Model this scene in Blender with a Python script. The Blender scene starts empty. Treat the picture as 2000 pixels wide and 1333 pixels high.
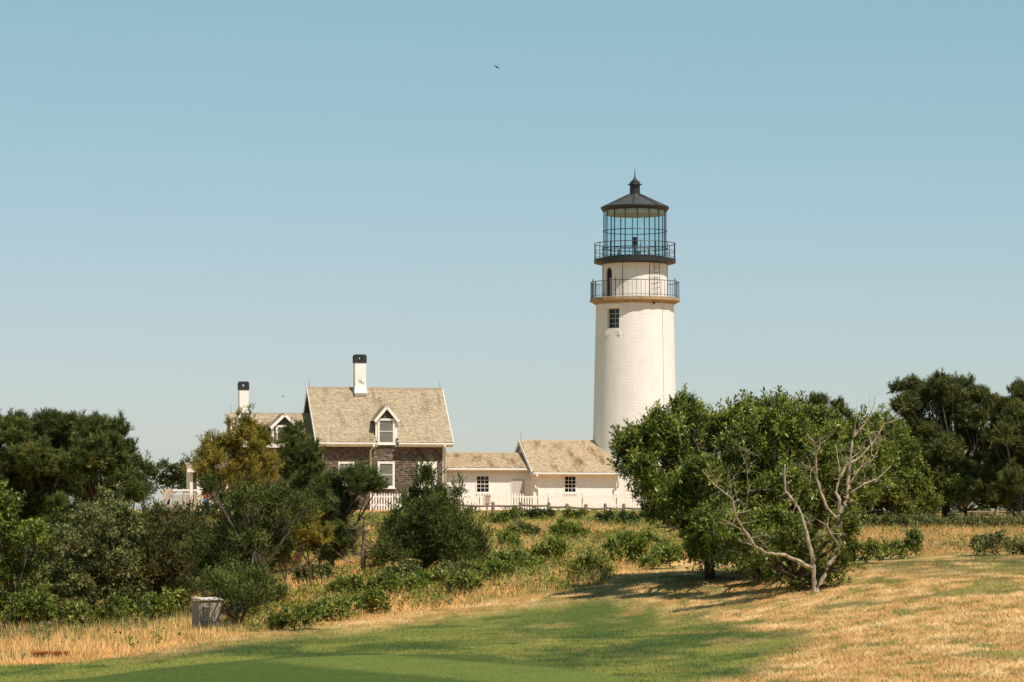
import bpy, bmesh, math, random
import numpy as np
from mathutils import Vector, Matrix
R = math.radians
rng = np.random.default_rng(7)
random.seed(7)

# ------------------------------------------------------------------ camera, sky, sun, exposure
F = 6360.0            # focal length in pixels of the 2000 px wide photograph
HY = 1030.0           # pixel row of the horizon
ZC = 4.0              # camera height
scene = bpy.context.scene
C = scene.collection
cam_d = bpy.data.cameras.new('camera'); cam = bpy.data.objects.new('camera', cam_d); C.objects.link(cam)
cam.location = (0, 0, ZC); cam.rotation_euler = (R(90), 0, 0)
cam_d.sensor_width = 36.0; cam_d.lens = F / 2000 * 36.0
cam_d.shift_y = (HY - 666.5) / 2000
cam_d.clip_start = 0.5; cam_d.clip_end = 12000
scene.camera = cam

SUN_AZ, SUN_EL = 40.0, 58.0      # azimuth to the right of straight behind the camera
sdir = Vector((math.cos(R(SUN_EL)) * math.sin(R(SUN_AZ)), -math.cos(R(SUN_EL)) * math.cos(R(SUN_AZ)), math.sin(R(SUN_EL))))
sun_d = bpy.data.lights.new('sun', 'SUN'); sun = bpy.data.objects.new('sun', sun_d); C.objects.link(sun)
sun_d.energy = 4.6; sun_d.angle = R(0.53); sun_d.color = (1.0, 0.90, 0.82)
sun.rotation_euler = sdir.to_track_quat('Z', 'Y').to_euler(); sun.location = (30, -30, 60)

world = bpy.data.worlds.new('World'); scene.world = world; world.use_nodes = True
wn, wl = world.node_tree.nodes, world.node_tree.links
wn.clear()
wo = wn.new('ShaderNodeOutputWorld'); wb = wn.new('ShaderNodeBackground')
sky = wn.new('ShaderNodeTexSky'); sky.sky_type = 'NISHITA'; sky.sun_disc = False
sky.sun_elevation = R(SUN_EL); sky.sun_rotation = R(180 - SUN_AZ)
sky.altitude = 0; sky.air_density = 0.85; sky.dust_density = 0.55; sky.ozone_density = 1.0
sep = wn.new('ShaderNodeSeparateColor'); com = wn.new('ShaderNodeCombineColor'); wl.new(sky.outputs[0], sep.inputs[0])
for ch, (k, g) in enumerate(((1.10, 0.92), (2.16, 0.55), (1.66, 0.70))):      # warm-teal rendering of the photograph's film
    pw = wn.new('ShaderNodeMath'); pw.operation = 'POWER'; pw.inputs[1].default_value = g; wl.new(sep.outputs[ch], pw.inputs[0])
    ml = wn.new('ShaderNodeMath'); ml.operation = 'MULTIPLY'; ml.inputs[1].default_value = k; wl.new(pw.outputs[0], ml.inputs[0]); wl.new(ml.outputs[0], com.inputs[ch])
wl.new(com.outputs[0], wb.inputs[0]); wl.new(wb.outputs[0], wo.inputs[0])
wb.inputs[1].default_value = 0.087
vs = scene.view_settings
vs.view_transform = 'Standard'; vs.look = 'None'; vs.exposure = 0.30; vs.gamma = 1.0; vs.use_curve_mapping = False
scene.cycles.max_bounces = 8; scene.cycles.diffuse_bounces = 6; scene.cycles.transparent_max_bounces = 16

# ------------------------------------------------------------------ helpers
def P(px, py, d):
    return np.array([(px - 1000) / F * d, d, ZC + (HY - py) / F * d])

def link(o, parent=None):
    C.objects.link(o)
    if parent is not None: o.parent = parent
    return o

def tag(o, label=None, cat=None, group=None, kind=None):
    for k, v in (('label', label), ('category', cat), ('group', group), ('kind', kind)):
        if v: o[k] = v
    return o

def empty(name, loc, rz=0.0, label=None, cat=None, group=None):
    o = bpy.data.objects.new(name, None); C.objects.link(o)
    o.location = loc; o.rotation_euler = (0, 0, rz); o.empty_display_size = 0.3
    return tag(o, label, cat, group)

class MB:
    """collects shapes into one mesh"""
    def __init__(s): s.v = []; s.f = []; s.t = []
    def quad(s, a, b, c, d, t=None):
        i = len(s.v); s.v += [tuple(a), tuple(b), tuple(c), tuple(d)]; s.f.append((i, i+1, i+2, i+3)); s.t += [t or 0.0] * 4
    def poly(s, pts, t=None):
        i = len(s.v); s.v += [tuple(p) for p in pts]; s.f.append(tuple(range(i, i + len(pts)))); s.t += [t or 0.0] * len(pts)
    def box(s, x0, x1, y0, y1, z0, z1, t=0.0):
        i = len(s.v)
        s.v += [(x0,y0,z0),(x1,y0,z0),(x1,y1,z0),(x0,y1,z0),(x0,y0,z1),(x1,y0,z1),(x1,y1,z1),(x0,y1,z1)]
        s.f += [(i,i+3,i+2,i+1),(i+4,i+5,i+6,i+7),(i,i+1,i+5,i+4),(i+1,i+2,i+6,i+5),(i+2,i+3,i+7,i+6),(i+3,i,i+4,i+7)]
        s.t += [t] * 8; return s
    def hexa(s, p):     # eight points: bottom four then top four, both counter-clockwise seen from above
        i = len(s.v); s.v += [tuple(q) for q in p]
        s.f += [(i,i+3,i+2,i+1),(i+4,i+5,i+6,i+7),(i,i+1,i+5,i+4),(i+1,i+2,i+6,i+5),(i+2,i+3,i+7,i+6),(i+3,i,i+4,i+7)]
        s.t += [0.0] * 8; return s
    def prism(s, prof, u0, u1):   # profile of (v, z) pushed along u
        n = len(prof); i = len(s.v)
        s.v += [(u0, a, b) for a, b in prof] + [(u1, a, b) for a, b in prof]; s.t += [0.0] * (2 * n)
        s.f.append(tuple(range(i, i + n))); s.f.append(tuple(range(i + 2*n - 1, i + n - 1, -1)))
        for k in range(n): s.f.append((i + k, i + n + k, i + n + (k+1) % n, i + (k+1) % n))
        return s
    def bar(s, a, b, w, h=None, up=(0, 0, 1)):   # box from a to b with a rectangular section
        a, b = Vector(a), Vector(b); h = h or w; d = (b - a).normalized(); up = Vector(up)
        if abs(d.dot(up)) > 0.99: up = Vector((0, 1, 0))
        x = d.cross(up).normalized() * w / 2; y = x.cross(d).normalized() * h / 2
        return s.hexa([a-x-y, a+x-y, b+x-y, b-x-y, a-x+y, a+x+y, b+x+y, b-x+y])
    def tube(s, pts, rad, n=6, cap=True):
        pts = [Vector(p) for p in pts]; m = len(pts)
        if not hasattr(rad, '__len__'): rad = [rad] * m
        i = len(s.v); ref = Vector((0.31, 0.2, 0.93)).normalized()
        for k, p in enumerate(pts):
            d = (pts[min(k+1, m-1)] - pts[max(k-1, 0)]).normalized()
            x = d.cross(ref)
            if x.length < 0.15: x = d.cross(Vector((1, 0, 0)))
            x.normalize(); y = d.cross(x)
            for j in range(n):
                a = 2 * math.pi * j / n; s.v.append(tuple(p + (x * math.cos(a) + y * math.sin(a)) * rad[k])); s.t.append(0.0)
        for k in range(m - 1):
            for j in range(n):
                a = i + k*n + j; b = i + k*n + (j+1) % n; s.f.append((a, b, b + n, a + n))
        if cap:
            s.f.append(tuple(i + j for j in range(n))[::-1]); s.f.append(tuple(i + (m-1)*n + j for j in range(n)))
        return s
    def ring(s, r, z, rad, n=48, m=6, sides=None):
        i = len(s.v)
        for k in range(n):
            a = 2 * math.pi * k / n
            for j in range(m):
                b = 2 * math.pi * j / m; q = r + rad * math.cos(b)
                s.v.append((q * math.cos(a), q * math.sin(a), z + rad * math.sin(b))); s.t.append(0.0)
        for k in range(n):
            for j in range(m):
                s.f.append((i + k*m + j, i + ((k+1) % n)*m + j, i + ((k+1) % n)*m + (j+1) % m, i + k*m + (j+1) % m))
        return s
    def lathe(s, prof, n=64, rot=0.0, uv=None):
        i = len(s.v); m = len(prof)
        for r, z in prof:
            for k in range(n):
                a = rot + 2 * math.pi * k / n; s.v.append((r * math.cos(a), r * math.sin(a), z)); s.t.append(0.0)
        for q in range(m - 1):
            for k in range(n):
                a = i + q*n + k; b = i + q*n + (k+1) % n; s.f.append((a, b, b + n, a + n))
        s.f.append(tuple(i + k for k in range(n))[::-1]); s.f.append(tuple(i + (m-1)*n + k for k in range(n)))
        return s
    def build(s, name, m, parent=None, smooth=False, bevel=0.0):
        me = bpy.data.meshes.new(name); me.from_pydata(s.v, [], s.f); me.validate(); me.update()
        if any(s.t) and len(me.vertices) == len(s.t):
            at = me.attributes.new('tint', 'FLOAT', 'POINT'); at.data.foreach_set('value', s.t)
        me.materials.append(m)
        if smooth: me.polygons.foreach_set('use_smooth', [True] * len(me.polygons))
        bm = bmesh.new(); bm.from_mesh(me); bmesh.ops.recalc_face_normals(bm, faces=bm.faces); bm.to_mesh(me); bm.free()
        o = link(bpy.data.objects.new(name, me), parent)
        if bevel:
            b = o.modifiers.new('bevel', 'BEVEL'); b.width = bevel; b.segments = 2; b.limit_method = 'ANGLE'
        return o

def np_mesh(name, verts, corner, m, parent=None, tint=None, col=None, smooth=False):
    """verts (N,3); faces are consecutive groups of `corner` vertices"""
    n = len(verts); nf = n // corner
    me = bpy.data.meshes.new(name)
    me.vertices.add(n); me.vertices.foreach_set('co', np.ascontiguousarray(verts, dtype=np.float32).ravel())
    me.loops.add(n); me.loops.foreach_set('vertex_index', np.arange(n, dtype=np.int32))
    me.polygons.add(nf); me.polygons.foreach_set('loop_start', np.arange(0, n, corner, dtype=np.int32))
    me.polygons.foreach_set('loop_total', np.full(nf, corner, dtype=np.int32))
    if smooth: me.polygons.foreach_set('use_smooth', np.ones(nf, dtype=bool))
    me.update(calc_edges=True)
    if tint is not None:
        a = me.attributes.new('tint', 'FLOAT', 'POINT'); a.data.foreach_set('value', np.ascontiguousarray(tint, dtype=np.float32))
    if col is not None:
        a = me.attributes.new('col', 'FLOAT_COLOR', 'POINT')
        a.data.foreach_set('color', np.ascontiguousarray(np.c_[col, np.ones(len(col))], dtype=np.float32).ravel())
    me.materials.append(m)
    return link(bpy.data.objects.new(name, me), parent)

def hash2(i, j, s):
    h = (i.astype(np.int64) * 374761393 + j.astype(np.int64) * 668265263 + s * 1442695041) & 0x7fffffff
    h = ((h ^ (h >> 13)) * 1274126177) & 0x7fffffff
    return ((h ^ (h >> 16)) & 0xffff) / 65535.0
def vnoise(x, y, s=0):
    i = np.floor(x); j = np.floor(y); fx = x - i; fy = y - j
    fx = fx*fx*(3-2*fx); fy = fy*fy*(3-2*fy)
    a = hash2(i, j, s); b = hash2(i+1, j, s); c = hash2(i, j+1, s); d = hash2(i+1, j+1, s)
    return (a*(1-fx)+b*fx)*(1-fy) + (c*(1-fx)+d*fx)*fy
def fbm(x, y, s=0, o=4):
    t = 0; a = 0.5; n = 0
    for k in range(o):
        t = t + a * vnoise(x, y, s + k); n += a; x = x*2.03 + 5.1; y = y*2.03 + 1.7; a *= 0.5
    return t / n
def sstep(a, b, x):
    t = np.clip((x - a) / (b - a), 0, 1); return t*t*(3-2*t)

# ------------------------------------------------------------------ materials
class NT:
    def __init__(s, name):
        s.m = bpy.data.materials.new(name); s.m.use_nodes = True; s.n = s.m.node_tree.nodes; s.l = s.m.node_tree.links
        s.n.clear(); s.out = s.n.new('ShaderNodeOutputMaterial')
    def add(s, t, **kw):
        q = s.n.new(t)
        for k, v in kw.items(): setattr(q, k, v)
        return q
    def put(s, sock, v):
        if isinstance(v, bpy.types.NodeSocket): s.l.new(v, sock)
        else:
            if hasattr(v, '__len__') and len(v) == 3 and sock.type == 'RGBA': v = (*v, 1)
            sock.default_value = v
    def bsdf(s, col, rough=0.7, spec=0.3, metal=0.0, bump=None, bs=0.3, bd=0.02):
        b = s.add('ShaderNodeBsdfPrincipled'); s.put(b.inputs['Base Color'], col); s.put(b.inputs['Roughness'], rough)
        b.inputs['Metallic'].default_value = metal; b.inputs['Specular IOR Level'].default_value = spec
        if bump is not None:
            q = s.add('ShaderNodeBump'); q.inputs['Strength'].default_value = bs; q.inputs['Distance'].default_value = bd
            s.l.new(bump, q.inputs['Height']); s.l.new(q.outputs[0], b.inputs['Normal'])
        return b
    def end(s, shader): s.l.new(shader.outputs[0], s.out.inputs[0]); return s.m
    def coord(s, which='Object', scale=(1, 1, 1)):
        t = s.add('ShaderNodeTexCoord'); mp = s.add('ShaderNodeMapping'); mp.inputs['Scale'].default_value = scale
        s.l.new(t.outputs[which], mp.inputs[0]); return mp.outputs[0]
    def noise(s, vec, scale, detail=4, rough=0.6):
        q = s.add('ShaderNodeTexNoise'); q.inputs['Scale'].default_value = scale; q.inputs['Detail'].default_value = detail
        q.inputs['Roughness'].default_value = rough; s.l.new(vec, q.inputs['Vector']); return q.outputs['Fac']
    def ramp(s, fac, stops):
        q = s.add('ShaderNodeValToRGB'); e = q.color_ramp.elements
        while len(e) < len(stops): e.new(0.5)
        for k, (p, c) in enumerate(stops): e[k].position = p; e[k].color = (*c, 1) if len(c) == 3 else c
        s.l.new(fac, q.inputs[0]); return q.outputs[0]
    def mix(s, f, a, b, mode='MIX'):
        q = s.add('ShaderNodeMix', data_type='RGBA', blend_type=mode); s.put(q.inputs[0], f); s.put(q.inputs[6], a); s.put(q.inputs[7], b); return q.outputs[2]
    def attr(s, name, out='Fac'):
        q = s.add('ShaderNodeAttribute', attribute_name=name); return q.outputs[out]
    def math(s, op, a, b):
        q = s.add('ShaderNodeMath', operation=op); s.put(q.inputs[0], a); s.put(q.inputs[1], b); return q.outputs[0]

def paint(name, c, rough=0.55, var=0.12, scale=3.0, spec=0.3, bs=0.15):
    t = NT(name); v = t.coord(); n = t.noise(v, scale, 5); n2 = t.noise(v, scale * 9, 3)
    lo = tuple(x * (1 - var) for x in c); hi = tuple(min(1, x * (1 + var * 0.5)) for x in c)
    return t.end(t.bsdf(t.ramp(n, [(0.3, lo), (0.65, hi)]), rough, spec, bump=n2, bs=bs, bd=0.01))

def metal_mat(name, c, rough=0.45, rust=None):
    t = NT(name); v = t.coord(); n = t.noise(v, 4, 6)
    lo = tuple(x * 0.6 for x in c)
    col = t.ramp(n, [(0.35, lo), (0.7, c)]) if rust is None else t.ramp(n, [(0.35, c), (0.55, lo), (0.72, rust)])
    return t.end(t.bsdf(col, rough, 0.5))

def wood_mat(name, c1, c2, stretch=(1, 1, 8), rough=0.8):
    t = NT(name); v = t.coord('Object', tuple(1.0 / s * 8 for s in stretch)); n = t.noise(v, 3, 6)
    return t.end(t.bsdf(t.ramp(n, [(0.3, c1), (0.7, c2)]), rough, 0.2, bump=n, bs=0.3, bd=0.01))

def shingle_mat(name, stops, stain, stain_amt):
    t = NT(name); v = t.coord(); a = t.attr('tint'); fine = t.noise(v, 25, 3)
    f = t.math('ADD', t.math('MULTIPLY', a, 0.75), t.math('MULTIPLY', fine, 0.25))
    col = t.ramp(f, stops)
    big = t.noise(t.coord('Object', (1.6, 0.55, 0.55)), 0.9, 6, 0.65)
    msk = t.ramp(big, [(0.54, (0, 0, 0)), (0.68, (1, 1, 1))])
    msk = t.math('MULTIPLY', msk, stain_amt)
    col = t.mix(msk, col, stain)
    return t.end(t.bsdf(col, 0.9, 0.15, bump=fine, bs=0.4, bd=0.01))

def leaf_mat(name, stops, trans=0.3, rough=0.5, spec=0.35):
    t = NT(name); a = t.attr('tint'); col = t.ramp(a, stops)
    b = t.bsdf(col, rough, spec); tr = t.add('ShaderNodeBsdfTranslucent'); t.l.new(col, tr.inputs[0])
    mx = t.add('ShaderNodeMixShader'); mx.inputs[0].default_value = trans
    t.l.new(b.outputs[0], mx.inputs[1]); t.l.new(tr.outputs[0], mx.inputs[2]); return t.end(mx)

def blade_mat(name, trans=0.25):
    """grass: thin blades lit partly like the sward they make up (normals bent upwards)"""
    t = NT(name); col = t.attr('col', 'Color'); b = t.bsdf(col, 0.8, 0.12)
    g = t.add('ShaderNodeNewGeometry'); vm = t.add('ShaderNodeVectorMath', operation='MULTIPLY_ADD'); t.l.new(g.outputs['Normal'], vm.inputs[0])
    vm.inputs[1].default_value = (0.45, 0.45, 0.45); vm.inputs[2].default_value = (0.06, -0.10, 0.75)
    nz = t.add('ShaderNodeVectorMath', operation='NORMALIZE'); t.l.new(vm.outputs[0], nz.inputs[0]); t.l.new(nz.outputs[0], b.inputs['Normal'])
    tr = t.add('ShaderNodeBsdfTranslucent'); t.l.new(col, tr.inputs[0])
    mx = t.add('ShaderNodeMixShader'); mx.inputs[0].default_value = trans
    t.l.new(b.outputs[0], mx.inputs[1]); t.l.new(tr.outputs[0], mx.inputs[2]); return t.end(mx)

def bark_mat(name, c1, c2, scale=8, bs=0.6):
    t = NT(name); v = t.coord('Object', (1, 1, 0.35)); n = t.noise(v, scale, 6, 0.7)
    return t.end(t.bsdf(t.ramp(n, [(0.32, c1), (0.62, c2)]), 0.9, 0.15, bump=n, bs=bs, bd=0.03))

M = {}
WHITE = (0.80, 0.755, 0.66)
M['white_trim'] = paint('white_trim', (0.80, 0.76, 0.68), 0.5, 0.06)
def tower_paint():
    t = NT('white_brick'); v = t.coord('UV'); b = t.add('ShaderNodeTexBrick'); t.l.new(v, b.inputs['Vector'])
    b.inputs['Scale'].default_value = 1.0; b.inputs['Brick Width'].default_value = 0.22; b.inputs['Row Height'].default_value = 0.085
    b.inputs['Mortar Size'].default_value = 0.012; b.inputs['Mortar Smooth'].default_value = 0.8
    b.inputs['Color1'].default_value = (0.9, 0.9, 0.9, 1); b.inputs['Color2'].default_value = (0.62, 0.62, 0.62, 1); b.inputs['Mortar'].default_value = (0.2, 0.2, 0.2, 1)
    n = t.noise(v, 1.2, 6); n2 = t.noise(v, 14, 4)
    st = t.noise(t.coord('UV', (2.2, 0.12, 1)), 1.5, 6, 0.7)
    col = t.ramp(n, [(0.3, (0.78, 0.745, 0.67)), (0.6, (0.84, 0.81, 0.74))])
    col = t.mix(t.ramp(st, [(0.55, (0, 0, 0)), (0.8, (0.5, 0.5, 0.5))]), col, (0.62, 0.56, 0.46))
    sx = t.add('ShaderNodeSeparateXYZ'); t.l.new(v, sx.inputs[0]); near = t.add('ShaderNodeMapRange'); near.inputs[1].default_value = 10.0; near.inputs[2].default_value = 13.2; t.l.new(sx.outputs[1], near.inputs[0])
    s2 = t.noise(t.coord('UV', (3.5, 0.05, 1)), 1.7, 5, 0.75); rs = t.math('MULTIPLY', t.ramp(s2, [(0.56, (0, 0, 0)), (0.74, (0.55, 0.55, 0.55))]), near.outputs[0]); col = t.mix(rs, col, (0.50, 0.36, 0.22))
    h = t.math('ADD', t.math('MULTIPLY', b.outputs['Color'], 0.7), t.math('MULTIPLY', n2, 0.8))
    return t.end(t.bsdf(col, 0.75, 0.2, bump=h, bs=0.75, bd=0.03))
M['white_brick'] = tower_paint()
M['white_wall'] = paint('white_wall', (0.82, 0.785, 0.71), 0.8, 0.08, 1.6, 0.15, 0.5)
M['white_fence'] = paint('white_fence', (0.80, 0.755, 0.67), 0.7, 0.1, 5)
M['roof_shingle'] = shingle_mat('roof_shingle', [(0.05, (0.26, 0.20, 0.125)), (0.5, (0.44, 0.355, 0.235)), (0.95, (0.58, 0.48, 0.34))], (0.17, 0.115, 0.065), 0.62)
M['roof_shingle_worn'] = shingle_mat('roof_shingle_worn', [(0.05, (0.36, 0.27, 0.165)), (0.5, (0.52, 0.41, 0.265)), (0.95, (0.64, 0.52, 0.36))], (0.20, 0.13, 0.06), 0.85)
M['wall_shingle'] = shingle_mat('wall_shingle', [(0.05, (0.062, 0.046, 0.032)), (0.5, (0.145, 0.110, 0.078)), (0.92, (0.29, 0.225, 0.16))], (0.05, 0.04, 0.032), 0.5)
M['sheathing'] = paint('sheathing', (0.07, 0.055, 0.04), 0.9, 0.2)
M['black_iron'] = metal_mat('black_iron', (0.02, 0.022, 0.021), 0.5)
M['rust_iron'] = metal_mat('rust_iron', (0.05, 0.045, 0.04), 0.7, (0.22, 0.10, 0.04))
M['roof_iron'] = metal_mat('roof_iron', (0.07, 0.065, 0.055), 0.5)
M['brown_stone'] = paint('brown_stone', (0.36, 0.26, 0.16), 0.85, 0.35, 3.5, 0.2, 0.6)
M['grey_iron'] = metal_mat('grey_iron', (0.16, 0.17, 0.17), 0.5)
M['concrete'] = paint('concrete', (0.35, 0.32, 0.27), 0.9, 0.2)
M['grey_door'] = paint('grey_door', (0.52, 0.50, 0.43), 0.7, 0.08)
M['black_brick'] = paint('black_brick', (0.028, 0.03, 0.031), 0.7, 0.3, 6, 0.3, 0.5)
M['fence_wood'] = wood_mat('fence_wood', (0.13, 0.10, 0.07), (0.30, 0.235, 0.165), (1, 1, 6))
M['post_wood'] = wood_mat('post_wood', (0.22, 0.165, 0.115), (0.42, 0.33, 0.24), (1, 1, 6))
M['deck_wood'] = wood_mat('deck_wood', (0.33, 0.25, 0.17), (0.55, 0.44, 0.32), (1, 1, 6))
M['grey_board'] = wood_mat('grey_board', (0.21, 0.18, 0.135), (0.36, 0.31, 0.235), (1, 1, 9))
M['dark_board'] = wood_mat('dark_board', (0.06, 0.065, 0.06), (0.10, 0.105, 0.095), (1, 1, 9))
M['shed_roof'] = paint('shed_roof', (0.55, 0.52, 0.47), 0.6)
M['rust_board'] = paint('rust_board', (0.36, 0.13, 0.045), 0.85, 0.3, 8)
M['skin'] = paint('skin', (0.52, 0.30, 0.20), 0.6)
M['pink_cloth'] = paint('pink_cloth', (0.62, 0.13, 0.08), 0.9)
M['denim'] = paint('denim', (0.10, 0.19, 0.32), 0.9)
M['hair'] = paint('hair', (0.10, 0.05, 0.025), 0.7)
M['orange_paint'] = paint('orange_paint', (0.65, 0.33, 0.06), 0.6)
M['dark_inside'] = paint('dark_inside', (0.02, 0.02, 0.02), 0.9)  # near-black colour that stands in for the shade inside recesses
M['cream_blind'] = paint('cream_blind', (0.55, 0.50, 0.40), 0.8)
M['sign_tan'] = paint('sign_tan', (0.52, 0.42, 0.30), 0.7)
M['ink'] = paint('ink', (0.10, 0.075, 0.055), 0.7)
M['bird_dark'] = paint('bird_dark', (0.02, 0.022, 0.025), 0.7)

def pane_mat(name, c, rough, spec):
    t = NT(name); n = t.noise(t.coord(), 1.3, 3)
    return t.end(t.bsdf(t.ramp(n, [(0.3, tuple(x * 0.6 for x in c)), (0.7, c)]), rough, spec))
M['dark_glass'] = pane_mat('dark_glass', (0.016, 0.016, 0.014), 0.06, 0.5)
M['blind_glass'] = pane_mat('blind_glass', (0.20, 0.19, 0.15), 0.08, 0.8)
def lantern_glass():
    t = NT('lantern_glass'); tr = t.add('ShaderNodeBsdfTransparent'); tr.inputs[0].default_value = (0.77, 0.90, 0.92, 1)
    g = t.add('ShaderNodeBsdfGlossy'); g.inputs['Roughness'].default_value = 0.03; g.inputs[0].default_value = (0.9, 0.95, 0.95, 1)
    lw = t.add('ShaderNodeLayerWeight'); lw.inputs[0].default_value = 0.5; f4 = t.math('POWER', lw.outputs['Facing'], 4.0); fq = t.math('MULTIPLY_ADD', f4, 0.45); fq.node.inputs[2].default_value = 0.04
    mx = t.add('ShaderNodeMixShader'); t.l.new(fq, mx.inputs[0]); t.l.new(tr.outputs[0], mx.inputs[1]); t.l.new(g.outputs[0], mx.inputs[2])
    return t.end(mx)
M['lantern_glass'] = lantern_glass()

# foliage
M['leaf_green'] = leaf_mat('leaf_green', [(0.0, (0.030, 0.052, 0.010)), (0.5, (0.145, 0.188, 0.027)), (1.0, (0.40, 0.41, 0.07))], 0.42, 0.40, 0.4)
M['leaf_bright'] = leaf_mat('leaf_bright', [(0.0, (0.05, 0.085, 0.012)), (0.5, (0.17, 0.22, 0.030)), (1.0, (0.36, 0.38, 0.07))], 0.40, 0.45, 0.35)
M['leaf_silver'] = leaf_mat('leaf_silver', [(0.0, (0.055, 0.07, 0.024)), (0.5, (0.15, 0.165, 0.058)), (1.0, (0.37, 0.36, 0.12))], 0.30, 0.75, 0.12)
M['leaf_dark'] = leaf_mat('leaf_dark', [(0.0, (0.022, 0.038, 0.010)), (0.5, (0.065, 0.095, 0.022)), (1.0, (0.15, 0.18, 0.04))], 0.28, 0.5, 0.3)
M['pine_green'] = leaf_mat('pine_green', [(0.0, (0.022, 0.036, 0.010)), (0.5, (0.085, 0.112, 0.024)), (0.9, (0.18, 0.205, 0.046)), (1.0, (0.26, 0.23, 0.06))], 0.25, 0.6, 0.15)
M['pine_olive'] = leaf_mat('pine_olive', [(0.0, (0.035, 0.045, 0.013)), (0.5, (0.115, 0.132, 0.034)), (0.92, (0.21, 0.21, 0.06)), (1.0, (0.27, 0.14, 0.05))], 0.25, 0.6, 0.15)
M['pine_yellow'] = leaf_mat('pine_yellow', [(0.0, (0.07, 0.075, 0.016)), (0.45, (0.25, 0.215, 0.034)), (1.0, (0.50, 0.37, 0.07))], 0.3, 0.6, 0.15)
M['cedar_green'] = leaf_mat('cedar_green', [(0.0, (0.026, 0.038, 0.011)), (0.5, (0.088, 0.112, 0.026)), (1.0, (0.22, 0.23, 0.055))], 0.22, 0.7, 0.12)
M['cedar_olive'] = leaf_mat('cedar_olive', [(0.0, (0.04, 0.045, 0.015)), (0.5, (0.105, 0.108, 0.032)), (1.0, (0.20, 0.17, 0.055))], 0.22, 0.7, 0.12)
M['russet'] = leaf_mat('russet', [(0.0, (0.12, 0.05, 0.02)), (0.5, (0.25, 0.10, 0.035)), (1.0, (0.36, 0.17, 0.06))], 0.2, 0.7, 0.2)
M['flower_white'] = leaf_mat('flower_white', [(0.0, (0.5, 0.47, 0.36)), (1.0, (0.75, 0.70, 0.56))], 0.2, 0.7, 0.2)
M['flower_yellow'] = leaf_mat('flower_yellow', [(0.0, (0.5, 0.28, 0.02)), (1.0, (0.65, 0.4, 0.04))], 0.2, 0.7, 0.2)
M['bark_dark'] = bark_mat('bark_dark', (0.03, 0.022, 0.015), (0.10, 0.075, 0.05))
M['bark_brown'] = bark_mat('bark_brown', (0.09, 0.065, 0.042), (0.24, 0.17, 0.11))
M['bark_pale'] = bark_mat('bark_pale', (0.11, 0.08, 0.052), (0.50, 0.40, 0.28), 12, 1.0)
M['blade'] = blade_mat('blade', 0.25)

# ------------------------------------------------------------------ terrain
COLS = {   # photo column: (row, distance) along the visible ground, near to far
    0:    [(1333, 58), (1300, 65), (1228, 88), (1150, 102), (1030, 150), (1008, 172)],
    500:  [(1333, 54), (1290, 62.5), (1236, 78), (1200, 88), (1160, 96), (1100, 108), (1030, 148), (1005, 172)],
    900:  [(1333, 52), (1281, 62), (1232, 77), (1190, 84), (1122, 97), (1050, 130), (1006, 168)],
    1200: [(1333, 51), (1285, 60), (1240, 74), (1195, 80), (1130, 87), (1100, 97), (1050, 130), (1005, 168)],
    1400: [(1333, 50), (1270, 61), (1210, 75), (1170, 79.5), (1130, 85), (1095, 98), (1050, 132), (1004, 168)],
    1600: [(1333, 47.5), (1250, 60), (1185, 74), (1162, 78), (1130, 83), (1092, 101), (1050, 135), (1002, 170)],
    1900: [(1333, 44), (1200, 60), (1120, 76), (1096, 84), (1072, 108), (1035, 145), (1002, 170)],
}
DG = np.arange(0, 401, 1.0); TG = np.linspace(-0.19, 0.19, 39)
_cols = sorted(COLS); _tab = []
for c in _cols:
    ds = [d for _, d in COLS[c]]; zs = [-(py - HY) * d / F for py, d in COLS[c]]
    ds = [0, 30] + ds + [186, 230, 400]; zs = [zs[0] - 0.05, zs[0] - 0.02] + zs + [0.98, 1.0, 0.6]
    _tab.append(np.interp(DG, ds, zs))
_tab = np.array(_tab); _ct = np.array([(c - 1000) / F for c in _cols])
TAB = np.array([[np.interp(t, _ct, _tab[:, k]) for k in range(len(DG))] for t in TG])
for _ in range(5):
    p = np.pad(TAB, ((0, 0), (1, 1)), 'edge'); TAB = (p[:, :-2] + 2*p[:, 1:-1] + p[:, 2:]) / 4
for _ in range(8):
    p = np.pad(TAB, ((1, 1), (0, 0)), 'edge'); TAB = (p[:-2] + 2*p[1:-1] + p[2:]) / 4
def gz(x, y):
    x = np.asarray(x, float); y = np.asarray(y, float)
    t = np.clip(x / np.maximum(y, 20), -0.19, 0.19); d = np.clip(y, 0, 399)
    a = (t + 0.19) / 0.38 * 38; i = np.clip(a.astype(int), 0, 37); fa = a - i
    j = np.clip(d.astype(int), 0, 398); fd = d - j
    z = (TAB[i, j]*(1-fa) + TAB[i+1, j]*fa)*(1-fd) + (TAB[i, j+1]*(1-fa) + TAB[i+1, j+1]*fa)*fd
    z = z + 0.10 * (fbm(x*0.22, y*0.22, 3) - 0.5) * sstep(66, 95, y) * (1 - sstep(165, 180, y))
    return z + ZC
def proj(x, y, z): return 1000 + F * x / y, HY - F * (z - ZC) / y
def gpt(px, d):      # ground point in photo column px at distance d
    x = (px - 1000) / F * d; return np.array([x, d, float(gz(x, d))])
def gray(px, py):    # ground point seen at the pixel
    d = np.arange(36, 200, 0.1); x = (px - 1000) / F * d; z = gz(x, d)
    r = HY - F * (z - ZC) / d; k = np.argmax(r <= py)
    return np.array([x[k], d[k], z[k]])

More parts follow.
